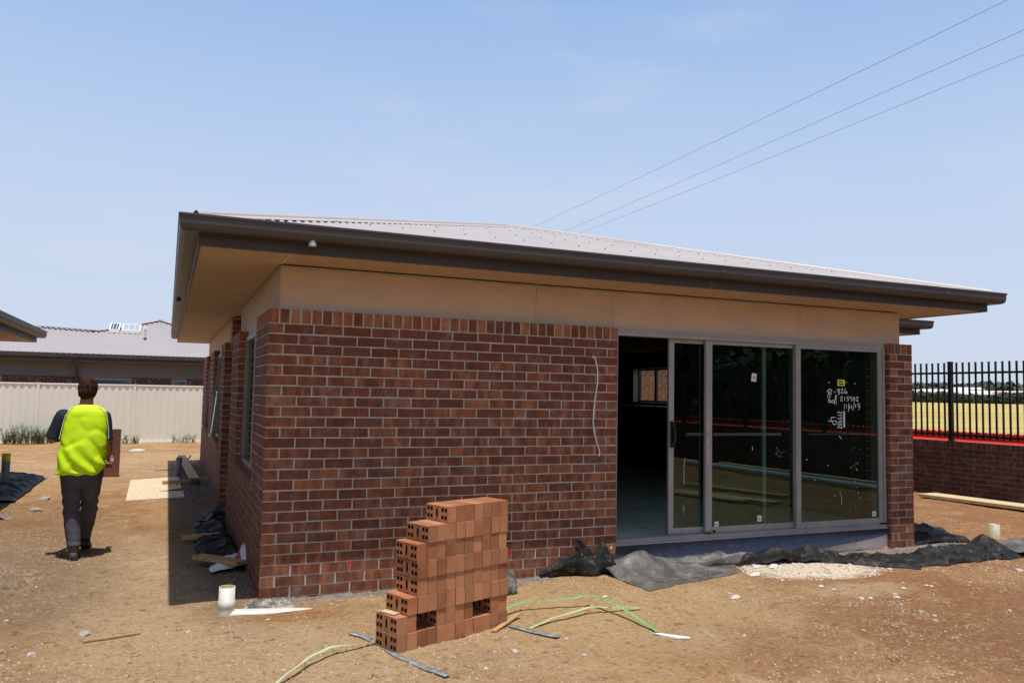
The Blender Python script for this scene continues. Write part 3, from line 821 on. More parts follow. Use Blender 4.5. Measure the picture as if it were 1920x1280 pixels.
# ------------------------------------------------------------------ sliding door
def door():
    mb = MB()
    X0, X1 = 3.237, 6.765
    mb.box(X0, X1, .045, .165, 2.232, 2.282); mb.box(X0+.002, X1-.002, .035, .045, 2.268, 2.281)
    mb.box(X0, X0+.03, .05, .17, .282, 2.232); mb.box(X1-.085, X1, .05, .165, .282, 2.232)
    mb.box(X1-.030, X1-.002, .035, .05, .285, 2.232)
    mb.box(X0, X1, .04, .175, .226, .262); mb.box(X0, X1, .02, .04, .222, .240)
    for y in (.06, .10, .14): mb.box(X0+.03, X1-.085, y-.004, y+.004, .262, .276)
    d = mb.build('sliding_door', ALU, house)
    def leaf(xa, xb, y, sa, sb, handle=False, nm='door_leaf'):
        mb = MB()
        za, zb = .277, 2.232
        mb.box(xa, xa+sa, y-.016, y+.016, za, zb-.001); mb.box(xb-sb, xb, y-.016, y+.016, za, zb-.001)
        mb.box(xa+sa, xb-sb, y-.014, y+.014, za, .338); mb.box(xa+sa, xb-sb, y-.014, y+.014, 2.192, zb-.001)
        if nm == 'door_leaf':
            mb.box(xa+.004, xa+.010, y-.0175, y-.016, za+.01, zb-.01)
        l = mb.build(nm, ALU, d)
        mb = MB(); mb.box(xa+sa-.003, xb-sb+.003, y-.003, y+.003, .336, 2.194); mb.build('glass_pane', GLASS, d)
        return l
    leaf(3.905, 5.135, .142, .062, .045)
    leaf(4.325, 5.535, .100, .080, .055)
    leaf(5.475, 6.682, .062, .065, .012, nm='fixed_panel')
    # dark gasket lines
    for x, y in ((3.905, .124), (5.09, .124)): mb = MB(); mb.box(x-.008, x-.001, y, y+.02, .28, 2.22); mb.build('gasket', ALUD, d)
    mb = MB(); mb.box(3.925, 3.955, .085, .125, 1.14, 1.40); mb.box(3.930, 3.951, .062, .085, 1.19, 1.35)
    mb.build('handle', BLACKF, d)
    mb = MB(); mb.box(4.352, 4.362, .0825, .084, .96, 1.12); mb.box(4.352, 4.362, .0825, .084, 1.30, 1.40); mb.box(4.352, 4.362, .0825, .084, 1.16, 1.25); mb.build('lock_strip', STRIP, d)
    mb = MB(); mb.box(4.33, 4.375, .045, .082, .278, .290); mb.build('roller_stop', BLACKF, d); mb = MB(); mb.box(4.41, 4.425, .05, .07, .285, .31); mb.build('roller_stop', BLACKF, d)
    # writing on the fixed panel
    px = lambda cx: 5.919+((cx/10.667+1530)-1545)*.00779
    pz = lambda cy: 1.838-.0060*((cy/10.667+700)-717)
    yy = .0575
    mb = MB()
    def stroke(pts, w=.0068):
        P = [Vector((px(a), 0, pz(b))) for a, b in pts]
        Q = []
        for i in range(len(P)-1):
            for t in range(4):
                p0, p1, p2, p3 = P[max(i-1, 0)], P[i], P[i+1], P[min(i+2, len(P)-1)]
                u = t/4
                Q.append(.5*((2*p1)+(p2-p0)*u+(2*p0-5*p1+4*p2-p3)*u*u+(3*p1-p0-3*p2+p3)*u**3))
        Q.append(P[-1])
        L, Rr = [], []
        for i, q in enumerate(Q):
            dd = (Q[min(i+1, len(Q)-1)]-Q[max(i-1, 0)])
            dd = dd.normalized() if dd.length > 0 else Vector((1, 0, 0))
            s = Vector((dd.z, 0, -dd.x))*w/2
            L.append((q.x+s.x, yy, q.z+s.z)); Rr.append((q.x-s.x, yy, q.z-s.z))
        n = len(Q)
        mb.add(L+Rr, [(i, i+1, n+i+1, n+i) for i in range(n-1)])
    G2 = {'0': [(.5, 0), (.05, .4), (.35, 1), (.9, .6), (.5, 0)], '1': [(.5, 0), (.45, 1)],
          '2': [(.05, .25), (.5, 0), (.85, .3), (.1, .95), (1, 1)], '5': [(.95, 0), (.25, .05), (.15, .42), (.75, .5), (.8, .85), (.1, 1)],
          '9': [(.9, .15), (.35, 0), (.15, .4), (.85, .4), (.85, .1), (.8, 1.1)]}
    for s_ in ([(172, 485), (200, 345)], [(155, 372), (200, 325), (250, 325), (252, 358), (195, 395)], [(195, 395), (212, 425), (255, 395)],
               [(300, 372), (326, 370)], [(355, 328), (412, 308), (400, 345), (372, 362), (412, 366), (405, 395), (378, 412)],
               [(440, 322), (466, 300), (470, 335), (440, 385), (500, 381)], [(527, 295), (513, 355), (530, 391), (562, 382), (552, 355), (518, 368)],
               [(235, 440), (197, 515), (190, 558), (225, 575), (242, 545), (205, 530)], [(250, 545), (285, 525), (300, 560), (262, 577), (250, 545)],
               [(333, 425), (305, 610)], [(347, 430), (341, 610)],
               [(510, 600), (505, 705)], [(550, 605), (545, 670)], [(600, 580), (585, 745)], [(617, 625), (615, 690)], [(655, 615), (650, 690)],
               [(710, 560), (680, 725)], [(737, 600), (730, 670)], [(825, 600), (785, 590), (785, 642), (822, 632), (800, 715)],
               [(330, 865), (245, 865), (245, 925)], [(180, 935), (345, 935)], [(268, 938), (275, 990), (320, 1002), (345, 975), (342, 938)],
               [(395, 1225), (440, 1278)]): stroke(s_)
    for i, ch in enumerate('215902'):
        stroke([(425+i*64+a*48, 455+b*82) for a, b in G2[ch]])
        stroke([(460-b*85, 745+i*58+a*44) for a, b in G2[ch]])
    stroke([(500, 740), (500, 1055)], .020)
    mb.build('handwriting', M('white_marker', (.85, .86, .84), .7), d)
    # stickers
    mb = MB(); mb.box(px(372), px(515), yy-.001, yy, pz(245), pz(125), 0)
    for a, b, c, e in ((388, 425, 145, 178), (430, 462, 145, 178), (468, 480, 150, 178), (396, 440, 197, 228), (445, 490, 197, 226)):
        mb.box(px(a), px(b), yy-.0025, yy-.0012, pz(e), pz(c), 1)
    mb.build('yellow_sticker', [M('yellow_label', (.85, .75, .05), .5), BLACKF], d)
    STK = M('sticker_white', (.75, .78, .74), .5); GR = M('sticker_print', (.35, .38, .36), .5)
    for (x, z, w_, h_, y, tilt) in ((6.60, .385, .055, .055, yy, 0), (5.02, .395, .055, .06, .095, 0), (4.47, .36, .05, .055, .095, 0), (4.95, 1.865, .065, .085, .0955, .12)):
        mb = MB(); mb.obox((x, y-.001, z), (1, 0, -tilt), (0, 1, 0), (tilt, 0, 1), w_/2, .0006, h_/2, 0); mb.obox((x, y-.0022, z), (1, 0, -tilt), (0, 1, 0), (tilt, 0, 1), w_/4, .0004, h_/5, 1)
        mb.build('label', [STK, GR], d)
    # row of safety ticks etched on the glass, dots and plaster splashes
    mb = MB()
    x = 4.13
    while x < 5.30:
        mb.box(x, x+.007, .0955 if x > 4.42 else .137, .0965 if x > 4.42 else .138, 1.257, 1.284); x += .0205
    x = 5.66
    while x < 6.50:
        mb.box(x+.002, x+.005, .0575, .0583, 1.262, 1.28); x += .0205
    mb.build('safety_marks', M('tick_marks', (.17, .19, .18), .7), d)
    mb = MB()
    rd = random.Random(5)
    def splat(x, y, z, w_, h_):
        n = 7
        V = [(x+w_*math.cos(6.283*k/n)*rd.uniform(.7, 1.1), y, z+h_*math.sin(6.283*k/n)*rd.uniform(.7, 1.1)) for k in range(n)]
        mb.add(V, [tuple(range(n))])
    for i in range(34):
        z = rd.uniform(.42, 1.15); x = 6.33+.06*(z-.7)+rd.gauss(0, .045)
        splat(x, yy-.0005, z, rd.uniform(.002, .006), rd.uniform(.002, .010))
    for x, z in ((5.93, .93), (6.02, .60), (6.36, .62), (5.63, 1.00), (5.74, .78), (6.2, 1.84+.0), (5.95, 1.835), (6.33, 1.83)): splat(x, yy-.0005, z, .009, .010)
    for x, z, h_ in ((6.12, .55, .075), (6.10, .62, .03), (4.10, .52, .05), (4.10, .86, .12), (4.105, .98, .05)): splat(x, (yy-.0005) if x > 5 else .137, z, .004, h_)
    for i in range(12):
        splat(5.30+rd.gauss(0, .06), .0955, 1.05+rd.gauss(0, .09), rd.uniform(.001, .004), rd.uniform(.004, .016))
    splat(4.93, .0955, 1.12, .006, .03)
    mb.build('plaster_splashes', M('plaster_spots', (.48, .48, .45), .8), d)
    # blue flashing and slab edge below the sill
    mb = MB(); n = 40; V = []; F = []
    for i in range(n+1):
        t = i/n; x = 3.236+t*3.56
        top = .221; sag = .045+.085*math.sin(math.pi*min(1, t*1.0))**.8*(1-.35*t)
        bot = top-.075-sag*.9*(1-.2*t)+.05*t**6
        out = .012-.06*math.sin(math.pi*t)
        V += [(x, .03, top), (x, .028+out*.4, (top+bot)/2), (x, .02+out, bot), (x, .012+out, bot-.004), (x, .05+out, bot-.004)]
    for i in range(n):
        for j in range(4): F.append((5*i+j, 5*i+j+1, 5*i+6+j, 5*i+5+j))
    mbv = MB(); mbv.add(V, F, 0, True)
    for i in range(n):
        a = 5*i
        V2 = [V[a+2], V[a+7], tuple(Vector(V[a+7])+Vector((0, -.001, -.007))), tuple(Vector(V[a+2])+Vector((0, -.001, -.007)))]
        mbv.add(V2, [(0, 1, 2, 3)], 1)
    mbv.build('sill_flashing', [NAVY, M('film_edge', (.42, .42, .44), .5)], d)
    mb = MB(); mb.box(3.236, 6.80, .075, .11, -.2, .2); mb.build('slab_edge', EDGECONC, house)
door()

# dark box added in place of the dark wall below the far window
mb = MB(); mb.box(0, 1.0, 0, 2.9, .0, 1.19); mb.box(-.02, 1.0, -.02, 2.92, 1.19, 1.22); mb.box(-.012, 0, .02, .94, .08, 1.15); mb.box(-.012, 0, .98, 1.9, .08, 1.15); mb.box(-.012, 0, 1.94, 2.85, .08, 1.15)
o = mb.build('kitchen_bench', DARKBOXM, None, loc=(8.05, 6.2, .226)); tag(o, 'dark wrapped bench standing inside the house under the far window', 'bench')

# sunlit brick wall seen through the far window
sw = MB(); bricks(sw, (9.45, 10.6, 0), (1, 0, 0), (0, -1, 0), 1.75, 29, z0=-.05, onedge=False, half0=1, bias=lambda r: .25, seed=31)
bricks(sw, (11.2, 10.6, 0), (0, 1, 0), (1, 0, 0), .23, 29, z0=-.05, onedge=False, half0=0, capL=False, seed=32)
sw.box(9.45+MR, 11.2-MR, 10.6+MR, 10.83, -.2, 2.37, 0)
o = sw.build('brick_screen_wall', [MORTAR, BRICK], None, brick=True); tag(o, 'sunlit orange brick wall seen through the small window deep inside the room', 'brick wall')

# cable hanging from the brick wall
mb = MB()
pts = [(2.955, -.002, 2.0), (2.958, -.02, 2.015), (2.985, -.035, 1.93), (3.00, -.03, 1.80), (2.975, -.03, 1.62), (2.957, -.032, 1.45), (2.965, -.03, 1.32), (3.0, -.03, 1.20), (3.03, -.028, 1.12), (3.022, -.03, 1.075)]
P = []
for i in range(len(pts)-1):
    p0, p1, p2, p3 = [Vector(pts[max(0, min(len(pts)-1, i+k))]) for k in (-1, 0, 1, 2)]
    for t in (0, .33, .66): P.append(.5*((2*p1)+(p2-p0)*t+(2*p0-5*p1+4*p2-p3)*t*t+(3*p1-p0-3*p2+p3)*t**3))
P.append(Vector(pts[-1]))
mb.tube(P, .006, 8); o = mb.build('cable', CABLE); tag(o, 'white electrical cable hanging down the front brick wall beside the door opening', 'cable')
# ------------------------------------------------------------------ brick pile in front
def brick_mesh(name):
    """230 x 76 x 110 brick lying on its long edge: cored faces look along -X/+X. local: x 0..076, y 0..230, z 0..110"""
    W, D, H = .0768, .230, .1078
    mb = MB()
    holes = [(.022+i*.034, z, .0098, 'c') for i in (0, 1) for z in (.030, .080)]+[(.230-.022-i*.034, z, .0098, 'c') for i in (0, 1) for z in (.030, .080)]
    # faces without cores, slightly chamfered outline
    c = .0025
    prof = [(c, 0), (W-c, 0), (W, c), (W, H-c), (W-c, H), (c, H), (0, H-c), (0, c)]
    n = len(prof)
    V = [(x, c if 0 else 0, z) for x, z in prof]+[(x, D, z) for x, z in prof]
    F = [tuple(range(n))[::-1], tuple(range(n, 2*n))]
    F = [tuple(range(n)), tuple(range(n, 2*n))[::-1]]
    for i in range(n):
        j = (i+1) % n
        if i in (2, 6): continue        # side faces (x=W and x=0) carry the cores
        F.append((i, n+i, n+j, j))
    mb.add(V, F, 0)
    # cored faces by strips
    def cored(x, inward):
        # grid cells: build a face as columns, each hole cell a quad ring round a polygon
        cells = sorted({h[0] for h in holes})
        ys = [0.0]
        for h in cells: ys += [h-.0155, h+.0155]
        ys.append(D)
        ys = sorted(set(round(v, 5) for v in ys))
        for a, b in zip(ys[:-1], ys[1:]):
            mid = (a+b)/2
            near = [h for h in cells if abs(h-mid) < .004]
            if near:
                h = near[0]
                zr = [c, .030-.0155, .030+.0155, .080-.0155, .080+.0155, H-c]
                for q in (0, 2, 4):
                    mb.add([(x, a, zr[q]), (x, b, zr[q]), (x, b, zr[q+1]), (x, a, zr[q+1])], [(0, 1, 2, 3) if inward > 0 else (3, 2, 1, 0)], 0)
                for zc, z0_, z1_ in ((.030, zr[1], zr[2]), (.080, zr[3], zr[4])):
                    hole_cell(x, h, zc, a, b, z0_, z1_, .0135, .0145, inward)
            elif abs(mid-D/2) < .02 and b-a > .03:
                s0, s1 = D/2-.0115, D/2+.0115
                mb.add([(x, a, c), (x, s0-.004, c), (x, s0-.004, H-c), (x, a, H-c)], [(0, 1, 2, 3) if inward > 0 else (3, 2, 1, 0)], 0)
                mb.add([(x, s1+.004, c), (x, b, c), (x, b, H-c), (x, s1+.004, H-c)], [(0, 1, 2, 3) if inward > 0 else (3, 2, 1, 0)], 0)
                hole_cell(x, D/2, H/2, s0-.004, s1+.004, c, H-c, .0115, .038, inward)
            else:
                mb.add([(x, a, c), (x, b, c), (x, b, H-c), (x, a, H-c)], [(0, 1, 2, 3) if inward > 0 else (3, 2, 1, 0)], 0)
    def hole_cell(x, yc, zc, a, b, z0_, z1_, ry, rz, inward):
        k = 12; ring = []; outer = []
        for i in range(k):
            t = 2*math.pi*i/k
            cy, sz = math.cos(t), math.sin(t)
            ring.append((x, yc+ry*cy, zc+rz*sz))
            m_ = max(abs(cy), abs(sz)); cy2, sz2 = cy/m_, sz/m_
            outer.append((x, (b if cy2 > 0 else a)*abs(cy2)+yc*(1-abs(cy2)) if cy2 else yc, (z1_ if sz2 > 0 else z0_)*abs(sz2)+zc*(1-abs(sz2)) if sz2 else zc))
        dep = [(p[0]+inward*.036, p[1], p[2]) for p in ring]
        fl = (lambda f: f[::-1]) if inward > 0 else (lambda f: f)
        mb.add(ring+outer, [fl((i, (i+1) % k, k+(i+1) % k, k+i)) for i in range(k)], 0)
        mb.add(ring+dep, [fl((i, k+i, k+(i+1) % k, (i+1) % k)) for i in range(k)], 1)
        mb.add(dep, [tuple(range(k)) if inward < 0 else tuple(range(k))[::-1]], 1)
    cored(0.0, 1); cored(W, -1)
    o = mb.build(name, [LOOSEB, HOLE])
    return o
proto = brick_mesh('brick')
used_proto = [False]
def place_brick(loc, rz, label, group, name='brick', tilt=0.0):
    if not used_proto[0]: o = proto; used_proto[0] = True
    else: o = proto.copy(); COL.objects.link(o)
    o.location = loc; o.rotation_euler = (tilt, 0, rz)
    tag(o, label, 'brick', group)
    return o
ORD = ['lowest', 'second', 'third', 'fourth', 'fifth', 'sixth', 'seventh', 'topmost']
NTH = ['first', 'second', 'third', 'fourth', 'fifth', 'sixth', 'seventh', 'eighth', 'ninth', 'tenth', 'eleventh', 'twelfth']
def stack():
    ang = math.atan2(-1.31+1.664, 1.567-.662)
    ca, sa = math.cos(ang), math.sin(ang)
    rd = random.Random(3)
    starts = [0, 0, 1, 2, 2, 2, 3, 5]
    gaps = {1: (2, 3, 8, 9)}
    for r in range(8):
        k = 0
        for c in range(starts[r], 12):
            if c in gaps.get(r, ()): continue
            px_ = c*.0808+rd.uniform(-.0012, .0012)+(-.012 if r == 7 else 0)+(-.018 if r == 6 else 0)
            if r in (3, 4, 5): px_ -= .012+.004*(r-3)
            if r >= 3: px_ += .008
            py_ = rd.uniform(-.0025, .0025)+(.006 if c % 4 == 1 and r in (2, 6) else 0)
            py_ += (.0035 if r % 2 else -.0035)
            x = .662+px_*ca-py_*sa; y = -1.664+px_*sa+py_*ca
            lab = f'{NTH[k]} terracotta brick from the left in the {ORD[r]} layer of the stepped pile'
            place_brick((x, y, .004+r*.1102), ang+rd.uniform(-.012, .012), lab, 'terracotta bricks stacked in the stepped pile')
            k += 1
stack()
# chip of timber on the pile
mb = MB(); mb.box(0, .055, 0, .13, 0, .008); o = mb.build('timber_offcut', TIMBERP, None, loc=(.655, -1.60, .2255)); o.rotation_euler = (0, 0, .5); tag(o, 'small flat timber offcut lying on the lowest step of the terracotta brick pile', 'offcut')

# far brick pile behind the worker
def far_pile():
    rd = random.Random(9)
    for r in range(4):
        for c in range(6):
            x = -2.17+c*.112+rd.uniform(-.002, .002); y = 10.25+rd.uniform(-.004, .004)
            o = proto.copy(); COL.objects.link(o)
            # stood on end: 230 tall
            o.rotation_euler = (R(90), 0, 0) if not (r == 1 and c == 2) else (R(90), 0, R(90))
            o.location = (x, y+.11, -.051+r*.2215) if not (r == 1 and c == 2) else (x+.0, y, -.051+r*.2215)
            o.rotation_euler = (R(90), 0, 0)
            o.scale = (1.43, 1, .96)
            o.data = FARB
            tag(o, f'{NTH[c]} dark red brick from left, {["lowest", "second", "third", "top"][r]} layer of pile behind the worker', 'brick', 'dark red bricks piled behind the worker')
    mb = MB(); mb.box(-.07, .07, -.006, 0, 0, .055, 0)
    for i in (-.045, -.012, .03): mb.box(i-.009, i+.009, -.008, -.0065, .014, .040, 1)
    o = mb.build('brick_tag', [M('pale_tag', (.62, .54, .48), .7), HOLE], None, loc=(-1.70, 10.238, .20)); tag(o, 'small pale packet stuck on the dark red brick pile beside the worker', 'packet')
fm = MB(); fm.box(0, .076, 0, .2215, 0, .110)
_f = fm.build('brick', M('dark_red_brick', (.20, .085, .06), .9, (.16, .065, .045), 6, bs=60, bst=.4, rand=.15)); FARB = _f.data
bpy.data.objects.remove(_f)
far_pile()

# ------------------------------------------------------------------ sheet plastic
def grid_patch(name, c00, c10, c01, c11, nu, nv, hf, mat, label, cat, thick=.002, group=None, edge=.03, seed=0, crease=1.0):
    """c00..c11 ground corners (x,y); hf(u,v,x,y)->height above the ground"""
    u, v = np.meshgrid(np.linspace(0, 1, nu), np.linspace(0, 1, nv))
    c = [np.array(q, float) for q in (c00, c10, c01, c11)]
    X = (c[0][0]*(1-u)+c[1][0]*u)*(1-v)+(c[2][0]*(1-u)+c[3][0]*u)*v
    Y = (c[0][1]*(1-u)+c[1][1]*u)*(1-v)+(c[2][1]*(1-u)+c[3][1]*u)*v
    b = np.minimum(np.minimum(u, 1-u), np.minimum(v, 1-v))
    w = 1-smooth01(b/.18)
    jx = (fbm(u*5+seed, v*5, 1.7+seed, 3)-.45)*edge*4*w; jy = (fbm(u*5, v*5+seed, 8.7+seed, 3)-.45)*edge*4*w
    X = X+jx; Y = Y+jy
    H = hf(u, v, X, Y)
    wx = X+.10*(fbm(X*3+seed, Y*3, 2.2, 2)-.4); wy = Y+.10*(fbm(X*3, Y*3+seed, 6.2, 2)-.4)
    cr = (1-np.abs(2*vnoise(wx*3.7+seed, wy*5.3, .7+seed)-1))**3*.05+(1-np.abs(2*vnoise(wx*8.1, wy*9.3+seed, 3.7)-1))**3*.018
    H = np.maximum(H+cr*smooth01(b/.10)*crease, 0)
    # sideways shift of folds so that they overhang a little
    Z = gz(X, Y)+.006+H
    V = np.stack([X.ravel(), Y.ravel(), Z.ravel()], 1).tolist()
    F = [(j*nu+i, j*nu+i+1, (j+1)*nu+i+1, (j+1)*nu+i) for j in range(nv-1) for i in range(nu-1)]
    o = mesh_obj(name, V, F, mat, smooth=True)
    md = o.modifiers.new('thickness', 'SOLIDIFY'); md.thickness = thick; md.offset = -1
    return tag(o, label, cat, group)
def ridged(x, y, z=0.0, o=3):
    t = 0; a = .6
    for i in range(o):
        t = t+a*(1-np.abs(2*vnoise(x*2**i+i*9.1, y*2**i+i*4.4, z+i)-1)); a *= .45
    return t
def bumpf(x, y, cx, cy, rx, ry, ang=0):
    dx, dy = x-cx, y-cy; c, s = math.cos(ang), math.sin(ang)
    return np.exp(-(((dx*c+dy*s)/rx)**2+((-dx*s+dy*c)/ry)**2))
GR = 'black plastic sheeting along the house'
def h_flap(u, v, X, Y):
    w = u*9+v*3.2+1.6*fbm(u*3, v*2.2, 4.4, 3)
    f = (1-np.abs(np.sin(w)))**2.2*.038*smooth01(v*2.2)*(1-.55*u)
    h = f+.16*bumpf(X, Y, 3.36, -.13, .26, .13, .1)+.085*bumpf(X, Y, 3.80, -.02, .42, .10)+.08*bumpf(X, Y, 3.12, .0, .10, .10)
    return h-.014
grid_patch('plastic_sheet', (3.07, -.83), (4.34, -.47), (3.05, .03), (4.55, -.02), 120, 90, h_flap, DUSTPL, 'large dusty black plastic flap spread on the dirt below the door opening', 'plastic sheet', group=GR, edge=.012, seed=1, crease=.35)
def h_m(u, v, X, Y):
    e = np.sin(math.pi*np.clip(u, 0, 1))**.5*np.sin(math.pi*np.clip(v, 0, 1))**.7
    return e*(.05+.10*ridged(X*4.2, Y*6, .9))+.06*bumpf(X, Y, 2.75, .02, .16, .1)+.20*bumpf(X, Y, 3.06, -.03, .07, .09, .4)
grid_patch('plastic_sheet', (2.40, -.08), (3.22, -.16), (2.45, -.004), (3.22, -.004), 90, 40, h_m, PLASTIC, 'crumpled black plastic bunched at the foot of the brick wall left of the door', 'plastic sheet', group=GR, seed=2)
mb = MB()
V = []; F = []
for i in range(9):
    t = i/8; w = .055*(1-t)**.6+.004; x = 2.98-.15*t-.03*t*t; z = .08+.23*t
    for k in range(3): V.append((x+(k-1)*w, -.05-.02*math.sin(k*1.5+t*3)+.02*(k == 1), z+(k-1)*.02))
for i in range(8):
    for k in range(2): F.append((3*i+k, 3*i+k+1, 3*i+4+k, 3*i+3+k))
mb.add(V, F, 0, True)
o = mb.build('plastic_scrap', PLASTIC); md = o.modifiers.new('thickness', 'SOLIDIFY'); md.thickness = .003
tag(o, 'black plastic spike standing up against the brick wall left of the door', 'plastic scrap', GR)
def h_back(u, v, X, Y):
    e = np.sin(math.pi*u)**.6*np.sin(math.pi*v)**.5
    return e*(.03+.055*ridged(X*3.3, Y*7, 4.2))
grid_patch('plastic_sheet', (3.75, -.12), (4.95, -.22), (3.6, .012), (5.0, .008), 90, 36, h_back, DUSTPL, 'low grey folds of plastic tucked under the blue strip below the door sill', 'plastic sheet', group=GR, seed=3)
def h_hump(u, v, X, Y):   # two upright folds
    e = np.sin(math.pi*np.clip(u, .02, .98))**.45*np.sin(math.pi*np.clip(v, .02, .98))**.5
    h = .05*ridged(X*1.9+.3, Y*3.5, 7.1)*e+.10*bumpf(X, Y, 4.95, -.26, .17, .12, .4)+.09*bumpf(X, Y, 5.33, -.30, .12, .12, -.5)+.05*bumpf(X, Y, 4.62, -.18, .12, .1)
    return h*smooth01(e*2.2)
grid_patch('plastic_sheet', (4.50, -.22), (5.52, -.42), (4.55, .0), (5.60, -.10), 110, 56, h_hump, PLASTIC, 'tall glossy humps of black plastic below the second glass pane', 'plastic sheet', group=GR, seed=4)
def h_strip(u, v, X, Y):
    e = np.sin(math.pi*np.clip(v, 0, 1))**.6
    return e*(.008+.05*ridged(X*2.1+v*1.5, Y*2.6, 2.7)**1.6*(1-.55*u))
grid_patch('plastic_sheet', (5.40, -.40), (6.15, -.92), (5.50, -.16), (6.55, -.66), 100, 40, h_strip, PLASTIC, 'twisted strip of black plastic running out past the spilled white plaster', 'plastic sheet', group=GR, seed=5)
def h_big(u, v, X, Y):
    e = np.sin(math.pi*np.clip(v, 0, 1))**.5*np.sin(math.pi*np.clip(u, 0, 1))**.35
    return e*(.01+.028*ridged(X*2.6, Y*3.1, 5.5))+.11*bumpf(X, Y, 7.72, -.45, .20, .13, -.4)*smooth01(v*3)+.06*bumpf(X, Y, 7.1, -.5, .4, .12, -.2)
grid_patch('plastic_sheet', (6.10, -.82), (7.75, -.90), (6.05, -.42), (8.05, -.32), 130, 60, h_big, PLASTIC, 'wide sheet of black plastic rising to a ridge right of the brick pillar', 'plastic sheet', group=GR, seed=6)
def h_tail(u, v, X, Y):
    return (.008+.035*ridged(X*1.7, Y*3.4, 6.5)*np.sin(math.pi*v)**.5)+.03*bumpf(v, v, .12, .12, .1, .1)
grid_patch('plastic_sheet', (7.75, -.92), (9.9, -1.05), (8.05, -.22), (10.3, -.30), 90, 40, h_tail, DUSTPL, 'flat grey green end of the plastic sheeting leading out to the right', 'plastic sheet', group=GR, seed=7)
def h_beh(u, v, X, Y):
    e = np.sin(math.pi*u)**.5*np.sin(math.pi*v)**.5
    return e*(.03+.09*ridged(X*2.6, Y*3, 3.5))
grid_patch('plastic_sheet', (7.22, .02), (8.05, -.02), (7.22, .75), (8.25, .85), 60, 50, h_beh, PLASTIC, 'dark folded plastic lying behind the brick pillar near the short pipe', 'plastic sheet', group=GR, seed=8)
def h_small(u, v, X, Y):
    e = np.sin(math.pi*u)**.5*np.sin(math.pi*v)**.5
    return e*(.09+.04*ridged(X*4, Y*4, 3.9))
grid_patch('plastic_sheet', (1.74, -.62), (2.02, -.52), (1.85, -.18), (2.14, -.14), 40, 40, h_small, DUSTPL, 'small curled plastic piece peeping out right of the terracotta brick pile', 'plastic sheet', group=GR, seed=9)
# along the shaded side wall
def h_side(seed, base=.06, amp=.13):
    def f(u, v, X, Y):
        e = np.sin(math.pi*np.clip(u, 0, 1))**.5*np.sin(math.pi*np.clip(v, 0, 1))**.5
        return e*(base*u+.6*amp*ridged(X*3.3, Y*2.4, seed)**1.5)
    return f
grid_patch('plastic_sheet', (-.36, 1.75), (-.01, 1.55), (-.40, 2.75), (-.01, 2.65), 60, 60, h_side(1.5), PLASTIC, 'black plastic heaped on the shaded side wall beside the short brown timber', 'plastic sheet', group=GR, seed=10)
grid_patch('plastic_sheet', (-.42, 2.95), (-.01, 2.75), (-.38, 3.75), (-.01, 3.85), 50, 50, h_side(2.5, .03, .10), PLASTIC, 'flatter folds of black plastic on the shaded side before the wall recess', 'plastic sheet', group=GR, seed=11)
grid_patch('plastic_sheet', (-.24, 4.05), (.45, 4.0), (-.22, 4.95), (.45, 5.1), 50, 50, h_side(3.5, .12, .12), PLASTIC, 'black plastic bundle stuffed into the recess of the side wall', 'plastic sheet', group=GR, seed=12)
grid_patch('plastic_sheet', (-3.9, 6.2), (-2.62, 6.6), (-4.0, 10.6), (-2.72, 10.3), 60, 90, lambda u, v, X, Y: .01+.10*ridged(X*1.4+Y*.3, Y*.9, 9.5)**1.5*np.sin(math.pi*np.clip(u, 0, 1))**.4, PLASTIC, 'black plastic lying in the shade at the left edge beside the upright pipe', 'plastic sheet', seed=13)  # dark sheet laid to the outline of the eave shadow, deepening its shade

# ------------------------------------------------------------------ pipes
def pvc():
    t = thing('drain_pipe', 'white drain pipe standing at the house corner with its buried arm running right', 'pipe', (-.262, -.35, GZ(-.262, -.35)))
    mb = MB()
    mb.lathe([(.0, .10), (.052, .10)], 0, 0, 28, m=1)
    mb.lathe([(.052, .10), (.052, .196)], 0, 0, 28, m=1)
    mb.lathe([(.052, .196), (.0565, .197), (.0565, .10), (.061, .098), (.061, .055), (.058, .05), (.059, .02), (.0585, -.05)], 0, 0, 28)
    mb.build('riser', [PVC, PVCIN], t)
    mb = MB()
    pts = [(.0, .0, -.02), (.06, -.012, -.022), (.20, -.03, -.028), (.42, -.05, -.034), (.66, -.072, -.050)]
    mb.tube(pts, [.058, .055, .055, .055, .052], 20)
    mb.build('buried_arm', PVC, t)
pvc()
def stub(name, x, y, h, r, mt, label, inner=None, top=None):
    mb = MB(); z = GZ(x, y)
    mb.lathe([(0, h-.06), (r*.88, h-.06), (r*.88, h), (r, h), (r, -.1)], 0, 0, 24, m=0)
    if top: mb.lathe([(r*1.01, h-top), (r*1.02, h-top+.001), (r*1.02, h+.001), (r*.85, h+.002)], 0, 0, 24, m=1)
    o = mb.build(name, [mt, YELLOW], None, loc=(x, y, z)); tag(o, label, 'pipe'); return o
stub('pipe_stub', 8.64, .11, .165, .062, PVCB, 'short cream pipe stub poking out of the dirt right of the brick pillar')
stub('upright_pipe', -3.10, 8.70, .55, .062, GREYPIPE, 'grey upright pipe with a yellow band at the left edge', top=.12)
o = stub('pipe_stub', -.487, 10.0, .36, .055, GREYPIPE, 'grey pipe stub standing among the timber offcuts by the shaded side wall'); o.rotation_euler = (0, R(4), 0)
mb = MB(); mb.tube([(.0, 11.6, .12), (-.14, 11.5, .10)], .018, 10); o = mb.build('outlet_pipe', PVC); tag(o, 'thin white pipe sticking out of the far end of the side wall', 'pipe')

